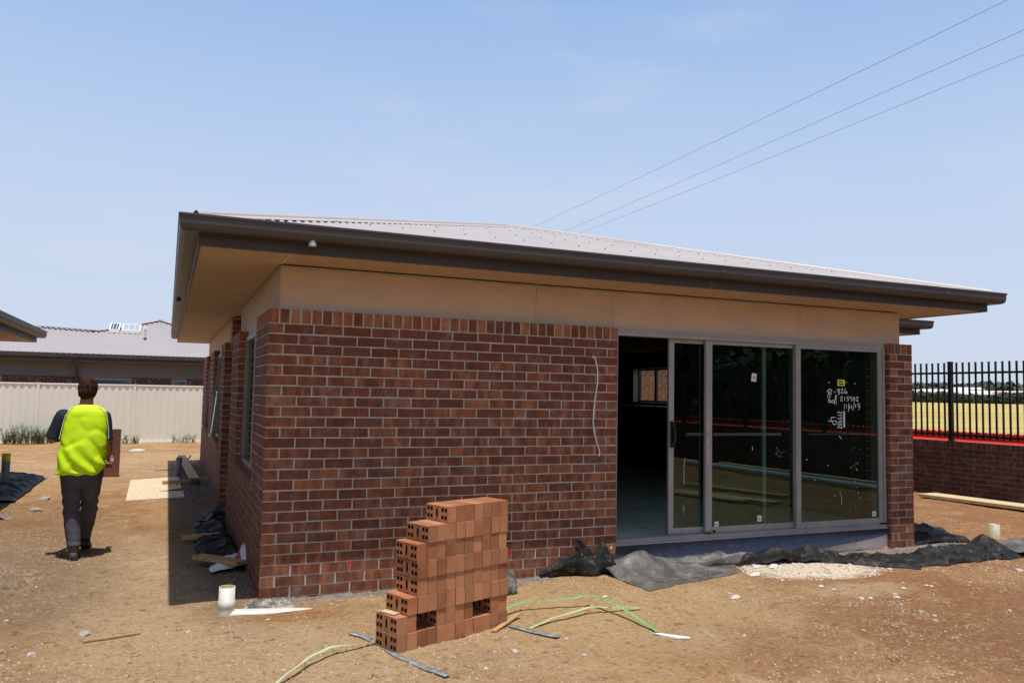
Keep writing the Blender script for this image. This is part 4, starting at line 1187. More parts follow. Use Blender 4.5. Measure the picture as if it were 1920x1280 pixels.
# ------------------------------------------------------------------ boards and timber
def board(name, a, b, w, h, mt, label, cat, za=0.0, zb=0.0, lift=None):
    a = Vector(a); b = Vector(b)
    L = (b-a).length; ang = math.atan2(b.y-a.y, b.x-a.x)
    z0 = GZ(a.x, a.y)+za; z1 = GZ(b.x, b.y)+zb
    mb = MB(); nseg = 6
    rd = random.Random(int(a.x*100))
    for i in range(1): mb.box(0, L, -w/2, w/2, 0, h)
    o = mb.build(name, mt, None, loc=(a.x, a.y, z0+.004)); o.rotation_euler = (0, -math.atan2(z1-z0, L), ang)
    md = o.modifiers.new('edge', 'BEVEL'); md.width = min(w, h)*.08; md.segments = 1
    return tag(o, label, cat)
# formply sheet with one notched edge
mb = MB()
out = [(-1.207, 6.23), (-.419, 6.51), (-.445, 7.50), (-.62, 7.42), (-.46, 7.85), (-.48, 9.80), (-1.266, 9.215)]
out = [(-1.215, 6.30), (-.42, 6.52), (-.43, 7.35), (-.80, 7.30), (-.44, 7.75), (-.47, 9.70), (-1.26, 9.22)]
z0 = -.005
V = [(x, y, GZ(x, y)*0-.005*y+.02+.012) for x, y in out]+[(x, y, -.005*y+.012) for x, y in out]; n = len(out)
mb.add(V, [tuple(range(n)), tuple(range(2*n-1, n-1, -1))]+[(i, n+i, n+(i+1) % n, (i+1) % n) for i in range(n)])
o = mb.build('plywood_sheet', PLY); tag(o, 'pale plywood sheet lying half in the shade on the dirt beside the house', 'plywood sheet')
board('timber_offcut', (-.51, 2.76), (-.13, 2.60), .06, .05, TIMBER, 'short brown timber lying across the shade towards the heaped plastic', 'timber', za=.02, zb=.06)
board('timber_offcut', (-.40, 1.53), (-.04, 1.03), .13, .035, TIMBER, 'brown timber wedge resting on the torn white bag', 'timber', za=.05, zb=.06)
board('timber_plank', (-.37, 13.1), (-.24, 8.25), .16, .022, TIMBERP, 'long plank leaning over the grey stub pipe beside the plywood', 'timber', za=.16, zb=.12)
board('timber_plank', (-.74, 8.38), (-.22, 8.42), .07, .05, TIMBER, 'short timber lying on the notched edge of the plywood sheet', 'timber', za=.03, zb=.04)
board('timber_plank', (-.30, 8.62), (.0, 8.66), .07, .05, TIMBERP, 'timber end reaching from the long plank to the side wall', 'timber', za=.05, zb=.05)
board('timber_plank', (-.50, 11.45), (-.05, 11.25), .09, .045, TIMBERP, 'pale timber lying across the shade behind the grey stub pipe', 'timber', za=.12, zb=.12)
board('timber_plank', (-.88, 11.3), (-.56, 11.4), .06, .03, TIMBERP, 'pale timber end lying in the sun left of the grey stub pipe', 'timber', za=.01, zb=.02)
board('timber_stick', (-.36, 11.2), (-.18, 13.0), .03, .03, GREYST, 'thin pale stick slanting behind the long plank', 'timber', za=.10, zb=.16)
board('timber_batten', (-1.157, -.765), (-.825, -.636), .018, .012, TIMBER, 'thin brown batten lying alone on the dirt at the lower left', 'timber')
board('timber_splinter', (1.40, -1.46), (1.72, -1.17), .035, .012, TIMBER, 'orange timber splinter lying at the right foot of the terracotta brick pile', 'timber', za=.0, zb=.02)
o = board('wide_board', (11.52, 3.42), (11.62, .2), .42, .055, BOARDM, 'long pale weathered board lying on the dirt below the low boundary wall', 'board', za=.02, zb=.02)
for (a, b, w_, h_, m_, l_) in (((7.3, -4.6), (7.9, -2.9), .20, .05, TIMBERP, 'top timber of the stack reflected low in the sliding door'),
                              ((8.15, -5.6), (8.75, -3.6), .10, .05, TIMBERP, 'single timber reflected above the stack in the sliding door'),
                              ((11.75, -9.2), (12.0, -3.2), .14, .06, BOARDM, 'long timber at the foot of the boundary wall, reflected in the door'),
                              ((6.95, -5.0), (7.6, -3.25), .14, .04, TIMBERP, 'lower timber of the stack reflected low in the sliding door')):
    board('timber_plank', a, b, w_, h_, m_, l_, 'timber', za=.02, zb=.02)
mb = MB(); mb.tube([(10.95, -9.5, .08), (11.0, -3.0, .09)], .06, 14); o = mb.build('drain_pipe', M('pale_blue_pipe', (.45, .52, .58), .4)); tag(o, 'long pale blue pipe lying on the dirt, reflected in the sliding door', 'pipe')

# torn bag
def bag():
    nu, nv = 40, 34
    u, v = np.meshgrid(np.linspace(0, 1, nu), np.linspace(0, 1, nv))
    X = -.30+.33*u+.05*v-.03*np.sin(v*5); Y = .98+.55*v+.10*u
    H = .02+.16*smooth01((u-.55)*2.4)*np.sin(math.pi*np.clip(v*.9+.05, 0, 1))+.05*ridged(u*3, v*3, .5)*smooth01(v*3)*smooth01(u*3)+.035*(1-smooth01(v*6))*u
    Z = gz(X, Y)+.008+H
    V = np.stack([X.ravel(), Y.ravel(), Z.ravel()], 1).tolist()
    F = []; fm_ = []
    for j in range(nv-1):
        for i in range(nu-1):
            F.append((j*nu+i, j*nu+i+1, (j+1)*nu+i+1, (j+1)*nu+i))
            uu, vv = i/nu, j/nv
            fm_.append(1 if (.58 < uu < .80 and .05 < vv < .42) else (2 if uu > .8 and vv > .35 else 0))
    o = mesh_obj('torn_bag', V, F, [WHITEM, REDM, GREYST], fm=fm_, smooth=True)
    md = o.modifiers.new('thickness', 'SOLIDIFY'); md.thickness = .002
    tag(o, 'torn white bag with a red print crumpled against the shaded side wall', 'bag')
bag()

# ------------------------------------------------------------------ strapping
def strap(pts, w, mt, label, name='strap', cat='strap', twist=0.0, group=None, th=.0012):
    P = [Vector(p) for p in pts]; Q = []
    for i in range(len(P)-1):
        p0, p1, p2, p3 = [P[max(0, min(len(P)-1, i+k))] for k in (-1, 0, 1, 2)]
        for k in range(8):
            t = k/8; Q.append(.5*((2*p1)+(p2-p0)*t+(2*p0-5*p1+4*p2-p3)*t*t+(3*p1-p0-3*p2+p3)*t**3))
    Q.append(P[-1])
    V = []
    for i, q in enumerate(Q):
        d = (Q[min(i+1, len(Q)-1)]-Q[max(i-1, 0)]).normalized()
        s = d.cross(Vector((0, 0, 1))).normalized(); n_ = s.cross(d)
        a = twist*math.sin(i*.31)
        s2 = (s*math.cos(a)+n_*math.sin(a))*w/2
        z = GZ(q.x, q.y)
        b = Vector((q.x, q.y, z+q.z+.004))
        V += [b-s2, b+s2]
    F = [(2*i, 2*i+1, 2*i+3, 2*i+2) for i in range(len(Q)-1)]
    o = mesh_obj(name, V, F, mt, smooth=True)
    md = o.modifiers.new('thickness', 'SOLIDIFY'); md.thickness = th
    return tag(o, label, cat, group)
strap([(-.12, -2.0, .02), (.05, -1.80, .05), (.27, -1.575, .05), (.47, -1.47, .025), (.63, -1.43, .005)], .023, GREENP, 'green strap curving out of the picture from the left foot of the brick pile', twist=.3)
strap([(1.45, -1.22, .02), (1.60, -1.12, .05), (1.75, -1.03, .06), (2.0, -1.01, .06), (2.20, -1.03, .07), (2.38, -1.07, .085), (2.44, -1.25, .075), (2.47, -1.50, .05), (2.48, -1.84, .005)], .026, GREENST, 'bright green strap arching right from behind the brick pile to a white shard', twist=.12)
strap([(1.68, -1.44, .0), (1.95, -1.33, .03), (2.25, -1.25, .045), (2.50, -1.25, .03), (2.70, -1.27, .012)], .026, GREENP, 'faded green strap lying across under the bright green one', twist=.1)
strap([(.48, -1.17, .012), (.60, -1.43, .004), (.66, -1.72, .004), (.74, -1.95, .006), (.83, -2.17, .014)], .046, GREYST, 'grey plastic strip running out from under the left foot of the brick pile', 'plastic_strip', 'plastic strip', th=.006)
strap([(1.56, -1.36, .01), (1.64, -1.50, .008), (1.70, -1.63, .01), (1.77, -1.73, .012)], .048, GREYST, 'short grey plastic strip lying right of the brick pile', 'plastic_strip', 'plastic strip', th=.006)
mb = MB()
V = [(2.435, -1.85, 0), (2.47, -1.88, 0), (2.63, -2.005, 0), (2.615, -2.035, 0), (2.54, -2.00, 0), (2.45, -1.90, 0)]
V = [(x, y, GZ(x, y)+.012) for x, y, z in V]; n = len(V)
V += [(x, y, z-.008) for x, y, z in V]
mb.add(V, [tuple(range(n))[::-1], tuple(range(n, 2*n))]+[(i, (i+1) % n, n+(i+1) % n, n+i) for i in range(n)])
o = mb.build('plaster_shard', WHITEM); tag(o, 'narrow white shard on the dirt at the end of the bright green strap', 'shard')

# ------------------------------------------------------------------ stones
def rock_mesh(name, seed, flat=.6, mt=STONE, n=1):
    import bmesh
    bm = bmesh.new(); bmesh.ops.create_icosphere(bm, subdivisions=2, radius=1.0)
    rd = random.Random(seed)
    pl = [(Vector((rd.uniform(-1, 1), rd.uniform(-1, 1), rd.uniform(-.6, 1))).normalized(), rd.uniform(.55, .85)) for _ in range(9)]
    for v in bm.verts:
        for nn, d in pl:
            q = v.co.dot(nn)
            if q > d: v.co -= nn*(q-d)
        v.co.z *= flat
    me = bpy.data.meshes.new(name); bm.to_mesh(me); bm.free()
    me.materials.append(mt); return me
rocks = [rock_mesh('stone', s) for s in range(5)]
lumps = [rock_mesh('mortar_lump', s+20, .5, LIMEC) for s in range(4)]
def put_rock(me, x, y, s, label, cat='stone', group=None, nm='stone', sx=1.0, rz=None):
    o = bpy.data.objects.new(nm, me); COL.objects.link(o)
    o.location = (x, y, GZ(x, y)+s*.12); o.scale = (s*sx, s*.75, s*.8); o.rotation_euler = (0, 0, rz if rz is not None else random.uniform(0, 6))
    return tag(o, label, cat, group)
gs = 'small pale stones scattered on the dirt'
for x, y, s, l in ((-1.16, -.54, .055, 'flat grey stone lying on the dirt at the lower left'), (-1.417, -.923, .035, 'small dark crumpled lump at the bottom left of the dirt'),
                   (1.10, -2.09, .024, 'pale stone near the bottom, right of the grey strip'), (1.386, -1.87, .035, 'largest pale stone below the right foot of the brick pile'),
                   (1.762, -2.095, .022, 'small stone at the bottom right of the grey strips'), (7.05, -1.28, .05, 'white stone at the far right edge of the dirt'),
                   (-2.25, 5.6, .10, 'dark red lump at the left edge near the plastic'), (-2.32, 6.9, .10, 'cream stone beside the black plastic on the left'),
                   (.0, -.62, .022, 'small grey stone below the white drain pipe')):
    put_rock(rocks[int(abs(x*10)) % 5], x, y, s, l, 'stone', None)
put_rock(rock_mesh('stone', 44, .6, M('dark_red_lump', (.12, .04, .035), .6, (.30, .25, .24), 5)), -2.51, 5.05, .12, 'dark red and white crushed lump at the left picture edge', 'lump')
rd = random.Random(12)
for i in range(34):
    if i < 16: x, y = rd.uniform(1.2, 6.6), rd.uniform(-2.4, -.9)
    elif i < 26: x, y = rd.uniform(-2.4, 1.0), rd.uniform(-2.0, 5)
    else: x, y = rd.uniform(-2.6, -.8), rd.uniform(5, 13)
    put_rock(rd.choice(rocks), x, y, rd.uniform(.012, .028)*(1.6 if i > 25 else 1), 'small pale stone lying loose on the bare dirt', 'stone', gs)
gl = 'white mortar lumps by the spilled plaster'
for i in range(46):
    a = rd.uniform(0, 6.28); q = rd.random()**.5
    x, y = 5.1+math.cos(a)*q*1.0, -.62+math.sin(a)*q*.42
    if i > 34: x, y = rd.uniform(4.6, 6.2), rd.uniform(-1.7, -1.1)
    put_rock(rd.choice(lumps), x, y, rd.uniform(.014, .034), 'white mortar lump near the spilled plaster below the door', 'mortar lump', gl, 'mortar_lump')
for x, y, s, l in ((4.35, -.62, .06, 'flat white scrap left of the spilled plaster'), (3.62, -1.25, .045, 'white crumbs in a row on the dirt right of the straps'), (4.78, -.38, .06, 'white lump touching the plastic left of the spilled plaster'),
                   (4.62, -.33, .045, 'pinkish white chip under the plastic humps'), (2.62, -.86, .022, 'white flake between the straps and the plastic flap'), (-1.42, 17.1, .16, 'white scrap on the dirt before the cream fence')):
    put_rock(lumps[1], x, y, s, l, 'scrap', None, 'scrap', 1.5, .3)

def scatter(name, n, posf, size, mt, label, cat, seed):
    """many tiny angular stones as one uncountable mass"""
    r = np.random.default_rng(seed)
    X, Y = posf(r, n)
    s = size[0]+(size[1]-size[0])*r.random(n)**2.6
    base = np.array([(1, 0, -.2), (-.3, .9, -.2), (-.8, -.4, -.2), (.3, -.9, -.2), (.15, .1, .75), (-.35, -.2, .55)])
    tris = [(0, 1, 4), (1, 5, 4), (1, 2, 5), (2, 3, 5), (3, 4, 5), (3, 0, 4)]
    A = r.random(n)*6.283
    jit = 1+.5*(r.random((n, 6, 3))-.5)
    P = base[None]*jit*s[:, None, None]
    c, sn = np.cos(A)[:, None], np.sin(A)[:, None]
    px_ = P[:, :, 0]*c-P[:, :, 1]*sn*.8; py_ = P[:, :, 0]*sn+P[:, :, 1]*c*.8
    Z = gz(X, Y)
    V = np.stack([px_+X[:, None], py_+Y[:, None], P[:, :, 2]*.8+Z[:, None]+s[:, None]*.1], -1).reshape(-1, 3)
    T = (np.array(tris)[None]+(np.arange(n)*6)[:, None, None]).reshape(-1, 3)
    me = bpy.data.meshes.new(name)
    me.vertices.add(len(V)); me.vertices.foreach_set('co', V.astype(np.float32).ravel())
    me.loops.add(T.size); me.loops.foreach_set('vertex_index', T.astype(np.int32).ravel())
    me.polygons.add(len(T)); me.polygons.foreach_set('loop_start', np.arange(0, T.size, 3, dtype=np.int32)); me.polygons.foreach_set('loop_total', np.full(len(T), 3, dtype=np.int32))
    me.update(); me.validate(); me.materials.append(mt)
    o = bpy.data.objects.new(name, me); COL.objects.link(o)
    return tag(o, label, cat, None, 'stuff')
def pos_gravel(r, n):
    X = r.uniform(-3.2, 9.5, n*4); Y = -4.6+16.6*r.random(n*4)**1.7
    d = fbm(X*.9, Y*.9, 3.3, 3)+.25*(fbm(X*4, Y*4, 1.1, 2)-.4)
    k = (r.random(n*4) < smooth01((d-.30)/.30))&~((X > .0)&(X < 7.2)&(Y > .0))
    X, Y = X[k][:n], Y[k][:n]
    if len(X) < n: X = np.resize(X, n); Y = np.resize(Y, n)
    return X, Y
scatter('gravel', 60000, pos_gravel, (.003, .017), PEB, 'fine crumbs of stone and clay scattered over the dirt yard', 'gravel', 4)
scatter('pale_grit', 13000, pos_gravel, (.002, .012), M('pale_grit', (.50, .40, .28), .95, (.38, .29, .19), 3), 'pale grit scattered over the dirt yard', 'grit', 8)
def pos_wall(r, n):
    k = n//3
    X = np.concatenate([r.uniform(.0, 2.5, k), -.02-np.abs(r.normal(0, .16, k)), r.uniform(5.5, 7.8, n-2*k)])
    Y = np.concatenate([-.02-np.abs(r.normal(0, .09, k)), r.uniform(.1, 13, k), -.02-np.abs(r.normal(0, .12, n-2*k))])
    return X, Y
scatter('rubble', 5200, pos_wall, (.004, .026), RUBBLE, 'grey rubble and clods lying along the foot of the brick walls', 'rubble', 5)
def pos_left(r, n): return -.18-np.abs(r.normal(0, .14, n)), r.uniform(6.0, 13.5, n)
scatter('rubble_bank', 1500, pos_left, (.012, .06), RUBBLE, 'grey clods banked against the shaded far part of the side wall', 'rubble', 6)
def pos_trod(r, n): return r.normal(-2.1, .38, n), r.normal(1.4, 1.2, n)
scatter('broken_clay', 5200, pos_trod, (.004, .024), M('broken_clay', (.155, .115, .08), .95, (.27, .20, .14), 1.2, dirt=(.09, .065, .05)), 'broken clods of grey clay left of the walking worker', 'clods', 7)
def pos_plaster(r, n):
    a = r.random(n)*6.283; q = np.sqrt(r.random(n))
    return 5.15+np.cos(a)*q*.85, -.56+np.sin(a)*q*.45
scatter('plaster_crumbs', 1500, pos_plaster, (.003, .014), LIMEC, 'white plaster crumbs spilled on the dirt below the fixed glass pane', 'plaster crumbs', 9)
def pos_pipe(r, n): return r.uniform(-.12, .22, n), -.20+r.normal(0, .05, n)
scatter('dark_clods', 240, pos_pipe, (.008, .04), M('dark_clod', (.07, .068, .065), .9, (.40, .36, .31), 9), 'dark and pale clods heaped between the drain pipe and the wall', 'clods', 10)

# ------------------------------------------------------------------ boundary wall with picket fence
def boundary():
    t = thing('boundary_wall', 'low dark red brick boundary wall at the right carrying the black fence', 'wall', (12.1, 0, 0))
    mb = MB()
    Y0, Y1 = -16.0, 14.0
    rows = 10
    bricks(mb, (0, Y0, 0), (0, 1, 0), (-1, 0, 0), Y1-Y0, rows, half0=0, z0=-.0, seed=41)
    bricks(mb, (0, Y0, 0), (0, 1, 0), (-1, 0, 0), Y1-Y0, 2, z0=-2*CH, onedge=False, half0=0, seed=42)
    mb.box(MR, .22, Y0, Y1, -.2, rows*CH+.112, 0)
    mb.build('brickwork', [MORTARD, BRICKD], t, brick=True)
boundary()
def fence():
    t = thing('picket_fence', 'black steel picket fence standing on the low brick boundary wall', 'fence', (12.19, 0, .945))
    posts = [3.45+2.45*k for k in range(-8, 5)]
    for y in posts:
        mb = MB(); mb.box(-.033, .033, y-.033, y+.033, .004, 1.415); mb.box(-.036, .036, y-.036, y+.036, 1.40, 1.425); mb.box(-.05, .05, y-.055, y+.055, .001, .012); mb.box(-.038, .038, y-.038, y+.038, .06, .13)
        mb.build('post', BLACKF, t)
    for a, b in zip(posts[:-1], posts[1:]):
        mb = MB()
        mb.box(-.018, .018, a+.035, b-.035, .105, .140); mb.box(-.018, .018, a+.035, b-.035, 1.20, 1.238)
        n = 19; s = (b-a)/20
        for k in range(1, 20):
            y = a+s*k
            mb.box(-.0125, .0125, y-.0125, y+.0125, .07, 1.395); mb.box(-.014, .014, y-.014, y+.014, 1.39, 1.405)
        mb.build('picket_panel', BLACKF, t)
fence()

def barriers():
    L = 2.0
    def make():
        mb = MB()
        prof = [(-.27, 0), (-.27, .62), (-.20, .83), (-.20, .835), (-.10, .93), (-.095, 1.08), (.095, 1.08), (.10, .93), (.20, .83), (.27, .62), (.27, 0)]
        n = len(prof)
        V = []
        # toothed top: notches along the length
        ys = [0, .02]+[.02+.14*k+d for k in range(14) for d in (.0, .10)][1:]+[L-.02]
        ys = sorted(set(round(min(q, L-.02), 3) for q in ys))
        for i, y in enumerate(ys):
            low = (i % 2 == 0)
            for x, z in prof: V.append((x, y, z if z < 1.0 else z-(.022 if low else 0)))
        F = [(i*n+k, i*n+k+1, (i+1)*n+k+1, (i+1)*n+k) for i in range(len(ys)-1) for k in range(n-1)]
        F += [tuple(range(n)), tuple(range((len(ys)-1)*n, len(ys)*n))[::-1]]
        F = [f[::-1] for f in F]
        mb.add(V, F)
        return mb.build('plastic_barrier', REDP)
    p = make()
    NB = 11
    for k in range(NB):
        o = p if k == 0 else p.copy()
        if k: COL.objects.link(o)
        y = 5.97-k*2.03
        o.location = (12.85, y, .03); o.rotation_euler = (0, 0, 0)
        lab = f'{NTH[k]} red plastic barrier behind the black fence, counted from the far end'
        tag(o, lab, 'barrier', 'red barriers beyond the black fence')
barriers()

# ------------------------------------------------------------------ trees and distant things
def leafy(V, F, c, r3, n, s, r, shell=.35):
    """n leaf-clump quads spread through an ellipsoid"""
    c = np.array(c); r3 = np.array(r3)
    d = r.normal(size=(n, 3)); d /= np.linalg.norm(d, axis=1)[:, None]
    q = (shell+(1-shell)*r.random(n))[:, None]**.6
    P = c+d*q*r3
    a = r.normal(size=(n, 3)); a /= np.linalg.norm(a, axis=1)[:, None]
    b = np.cross(a, d); b /= (np.linalg.norm(b, axis=1)[:, None]+1e-6)
    ss = s*(.6+.8*r.random(n))[:, None]
    base = len(V)
    Q = np.stack([P-a*ss-b*ss*.5, P+a*ss-b*ss*.6, P+a*ss*.7+b*ss*.6, P-a*ss*.8+b*ss*.5], 1)
    V.extend(Q.reshape(-1, 3).tolist())
    F.extend([(base+4*i, base+4*i+1, base+4*i+2, base+4*i+3) for i in range(n)])
LEAFD = M('gum_leaves', (.065, .085, .045), .7, (.036, .048, .026), .5, dirt=(.11, .13, .065))
LEAFF = M('far_tree_leaves', (.075, .085, .062), .85, (.05, .058, .045), .05)
BARK = M('bark', (.14, .11, .09), .9, (.08, .065, .05), 4)
def tree(x, y, h, w, label, seed, mt=LEAFD, n=900, s=.16, group=None, trunk=True):
    r = np.random.default_rng(seed); rd = random.Random(seed)
    z = GZ(x, y)
    t = thing('tree', label, 'tree', (x, y, z), 0, group)
    V = []; F = []
    k = 13
    mb = MB()
    if trunk: mb.tube([(0, 0, -.2), (.05*h*.1, 0, h*.25), (0, .02*h, h*.55), (.03*h, 0, h*.85)], [h*.035, h*.028, h*.018, h*.006], 8)
    for i in range(k):
        a = rd.uniform(0, 6.28); q = rd.uniform(.15, .62)*w; zz = h*(rd.uniform(.38, .86) if i > 3 else rd.uniform(.10, .34))
        cx, cy = math.cos(a)*q, math.sin(a)*q
        rr = w*rd.uniform(.28, .48)
        if trunk: mb.tube([(0, 0, h*.3), (cx*.5, cy*.5, zz*.75), (cx, cy, zz)], [h*.014, h*.009, h*.004], 5)
        leafy(V, F, (cx, cy, zz), (rr, rr, rr*.72*min(1.4, h/w/1.2)), n//k, s, r)
    if trunk: mb.build('trunk', BARK, t)
    mesh_obj('crown', V, F, mt, t)
# trees to the south east: only seen as reflections in the door glass
for i, (x, y, h, w) in enumerate(((19, -9.5, 4.1, 2.2), (20.5, -13, 4.4, 2.4), (19.5, -16.5, 4.2, 2.4), (21, -20, 4.8, 2.6), (18.5, -23.5, 4.5, 2.4), (23, -8.5, 4.3, 2.2), (21.8, -27, 4.9, 2.6), (19.6, -11.2, 3.8, 2.2), (19.2, -14.8, 4.0, 2.3), (20.0, -18.4, 4.2, 2.4), (19.8, -21.8, 4.3, 2.4), (24.5, -5.6, 4.0, 2.4))):
    tree(x, y, h, w, f'dark bushy tree beyond the boundary wall, {NTH[i]} one reflected in the glass', 100+i, n=4200, s=.17, group='dark trees reflected in the sliding door')
def far_mass(name, pts, label, mt, n, s, seed, tall):
    r = np.random.default_rng(seed); V = []; F = []
    for (x, y, rad, h) in pts:
        leafy(V, F, (x, y, GZ(x, y)+h*.45), (rad, rad, h*.55), n, s, r, .55)
    o = mesh_obj(name, V, F, mt); return tag(o, label, 'trees', None, 'stuff')
def polar(az, d): return (-.728+math.sin(R(az))*d, -6.654+math.cos(R(az))*d)
rd = random.Random(21)
pts = []
az = 44.5
while az < 66:
    x, y = polar(az, rd.uniform(232, 246)); pts.append((x, y, rd.uniform(1.6, 2.9), rd.uniform(1.6, 3.0)*(1.35 if az < 50.3 else 1))); az += rd.uniform(.38, .62)
far_mass('hedgerow', pts, 'dark hedgerow of bushes along the far side of the dry paddock', M('hedge_leaves', (.045, .055, .028), .8, (.028, .034, .02), .3), 240, .42, 31, 1)
pts = []
az = 43
while az < 66:
    x, y = polar(az, rd.uniform(455, 500)); pts.append((x, y, rd.uniform(7, 12), rd.uniform(8.0, 12.0)*(.8+.3*abs(math.sin(az*.9))))); az += rd.uniform(.6, 1.1)
far_mass('far_trees', pts, 'grey green line of far trees on the skyline beyond the paddock', LEAFF, 700, 1.2, 32, 1)
SHEDW = M('pale_wall', (.62, .60, .57), .8, (.5, .48, .46), .3); SHEDR = M('pale_roof', (.66, .64, .62), .5, (.6, .58, .56), .2); SHEDR2 = M('red_tile_roof', (.42, .27, .22), .8); SHEDD = M('dark_window', (.03, .035, .04), .3)
def shed(az, d, w, dep, h, rh, label, roof=SHEDR, rz=0.0):
    x, y = polar(az, d); z = GZ(x, y)
    t = thing('distant_building', label, 'building', (x, y, z), -R(az)+rz, 'pale buildings beyond the hedgerow')
    mb = MB(); mb.box(-w/2, w/2, -dep/2, dep/2, 0, h); mb.build('wall', SHEDW, t)
    mb = MB(); e = .5
    V = [(-w/2-e, -dep/2-e, h), (w/2+e, -dep/2-e, h), (w/2+e, dep/2+e, h), (-w/2-e, dep/2+e, h), (-w/2+e, 0, h+rh), (w/2-e, 0, h+rh)]
    mb.add(V, [(0, 1, 5, 4), (1, 2, 5), (2, 3, 4, 5), (3, 0, 4), (3, 2, 1, 0)]); mb.build('roof', roof, t)
    for i in range(max(2, int(w/5))):
        mb = MB(); xx = -w/2+2+i*5; mb.box(xx, xx+1.6, -dep/2-.05, -dep/2+.02, 1.0, 2.3); mb.build('window', SHEDD, t)
shed(49.9, 300, 16, 10, 3.0, 1.2, 'pale roofed building just right of the brick pillar, above the hedgerow')
shed(51.6, 290, 14, 9, 3.3, 1.0, 'pale building left of the thick fence post, above the hedgerow')
shed(52.9, 310, 9, 10, 4.4, .9, 'tallest white building right beside the thick fence post')
shed(54.2, 285, 17, 10, 2.7, 1.2, 'long pale roof at the middle of the fence gaps')
shed(55.6, 280, 14, 9, 2.2, 1.4, 'pinkish tiled house behind the hedgerow', SHEDR2)
shed(56.6, 275, 13, 9, 1.9, 1.3, 'second reddish roof stepping down to the right', SHEDR2)
shed(58.6, 290, 15, 10, 2.8, 1.1, 'grey white building at the far right behind the fence')
# lattice tower
tx, ty = polar(49.45, 900)
mb = MB(); H = 34
for k in range(4):
    a = math.pi/4+k*math.pi/2; mb.tube([(3*math.cos(a), 3*math.sin(a), -2), (.6*math.cos(a), .6*math.sin(a), H)], .28, 4)
for i in range(9):
    z = i*H/9; r_ = 3-2.4*z/H; r2 = 3-2.4*(z+H/9)/H
    for k in range(4):
        a = math.pi/4+k*math.pi/2; b = a+math.pi/2
        mb.tube([(r_*math.cos(a), r_*math.sin(a), z), (r2*math.cos(b), r2*math.sin(b), z+H/9)], .16, 4)
o = mb.build('lattice_tower', M('tower_steel', (.5, .53, .56), .6), None, loc=(tx, ty, GZ(tx, ty))); tag(o, 'faint steel lattice tower on the skyline just right of the brick pillar', 'tower')

# overhead wires
for (x0, x1, z0_, lab) in ((13.09, 13.80, 9.0, 'highest overhead wire crossing the sky at the upper right'), (14.47, 15.43, 9.0, 'middle overhead wire of the three crossing the sky'), (15.54, 16.24, 9.0, 'lowest overhead wire of the three crossing the sky')):
    mb = MB(); P = []
    for k in range(41):
        y = -30+k*2.9; t = (y-2.85)/22.8
        P.append((x0+(x1-x0)*t, y, z0_+.0004*(y-14.2)**2-.05))
    mb.tube(P, .0055, 5); o = mb.build('overhead_wire', M('wire_metal', (.22, .26, .36), .6)); tag(o, lab, 'wire', 'overhead wires')

# ------------------------------------------------------------------ cream fence at the back
def cream():
    t = thing('panel_fence', 'cream steel panel fence running behind the worker at the back of the yard', 'fence', (0, 21.2, -.115))
    posts = [-1.67+2.64*k for k in range(-5, 6)]
    H = 1.83
    for x in posts:
        mb = MB(); mb.box(x-.04, x+.04, -.03, .03, 0, H-.01); mb.box(x-.047, x+.047, -.036, .036, H-.03, H+.005)
        mb.build('post', CREAM, t)
    for a, b in zip(posts[:-1], posts[1:]):
        mb = MB(); V = []; n = int((b-a-.08)/.0325)
        pro = [0, 0, .011, .022, .022, .011]
        for i in range(n+1):
            x = a+.04+(b-a-.08)*i/n; d = .010-pro[i % 6]
            V += [(x, d, .05), (x, d, H-.03)]
        mb.add(V, [(2*i, 2*i+2, 2*i+3, 2*i+1) for i in range(n)])
        o = mb.build('panel', CREAM, t)
        mb = MB(); mb.box(a+.042, b-.042, -.028, .028, H-.05, H-.005); mb.build('top_rail', CREAMW, t)
        mb = MB(); mb.box(a+.042, b-.042, -.028, .028, .0, .06); mb.build('bottom_rail', CREAMW, t)
cream()

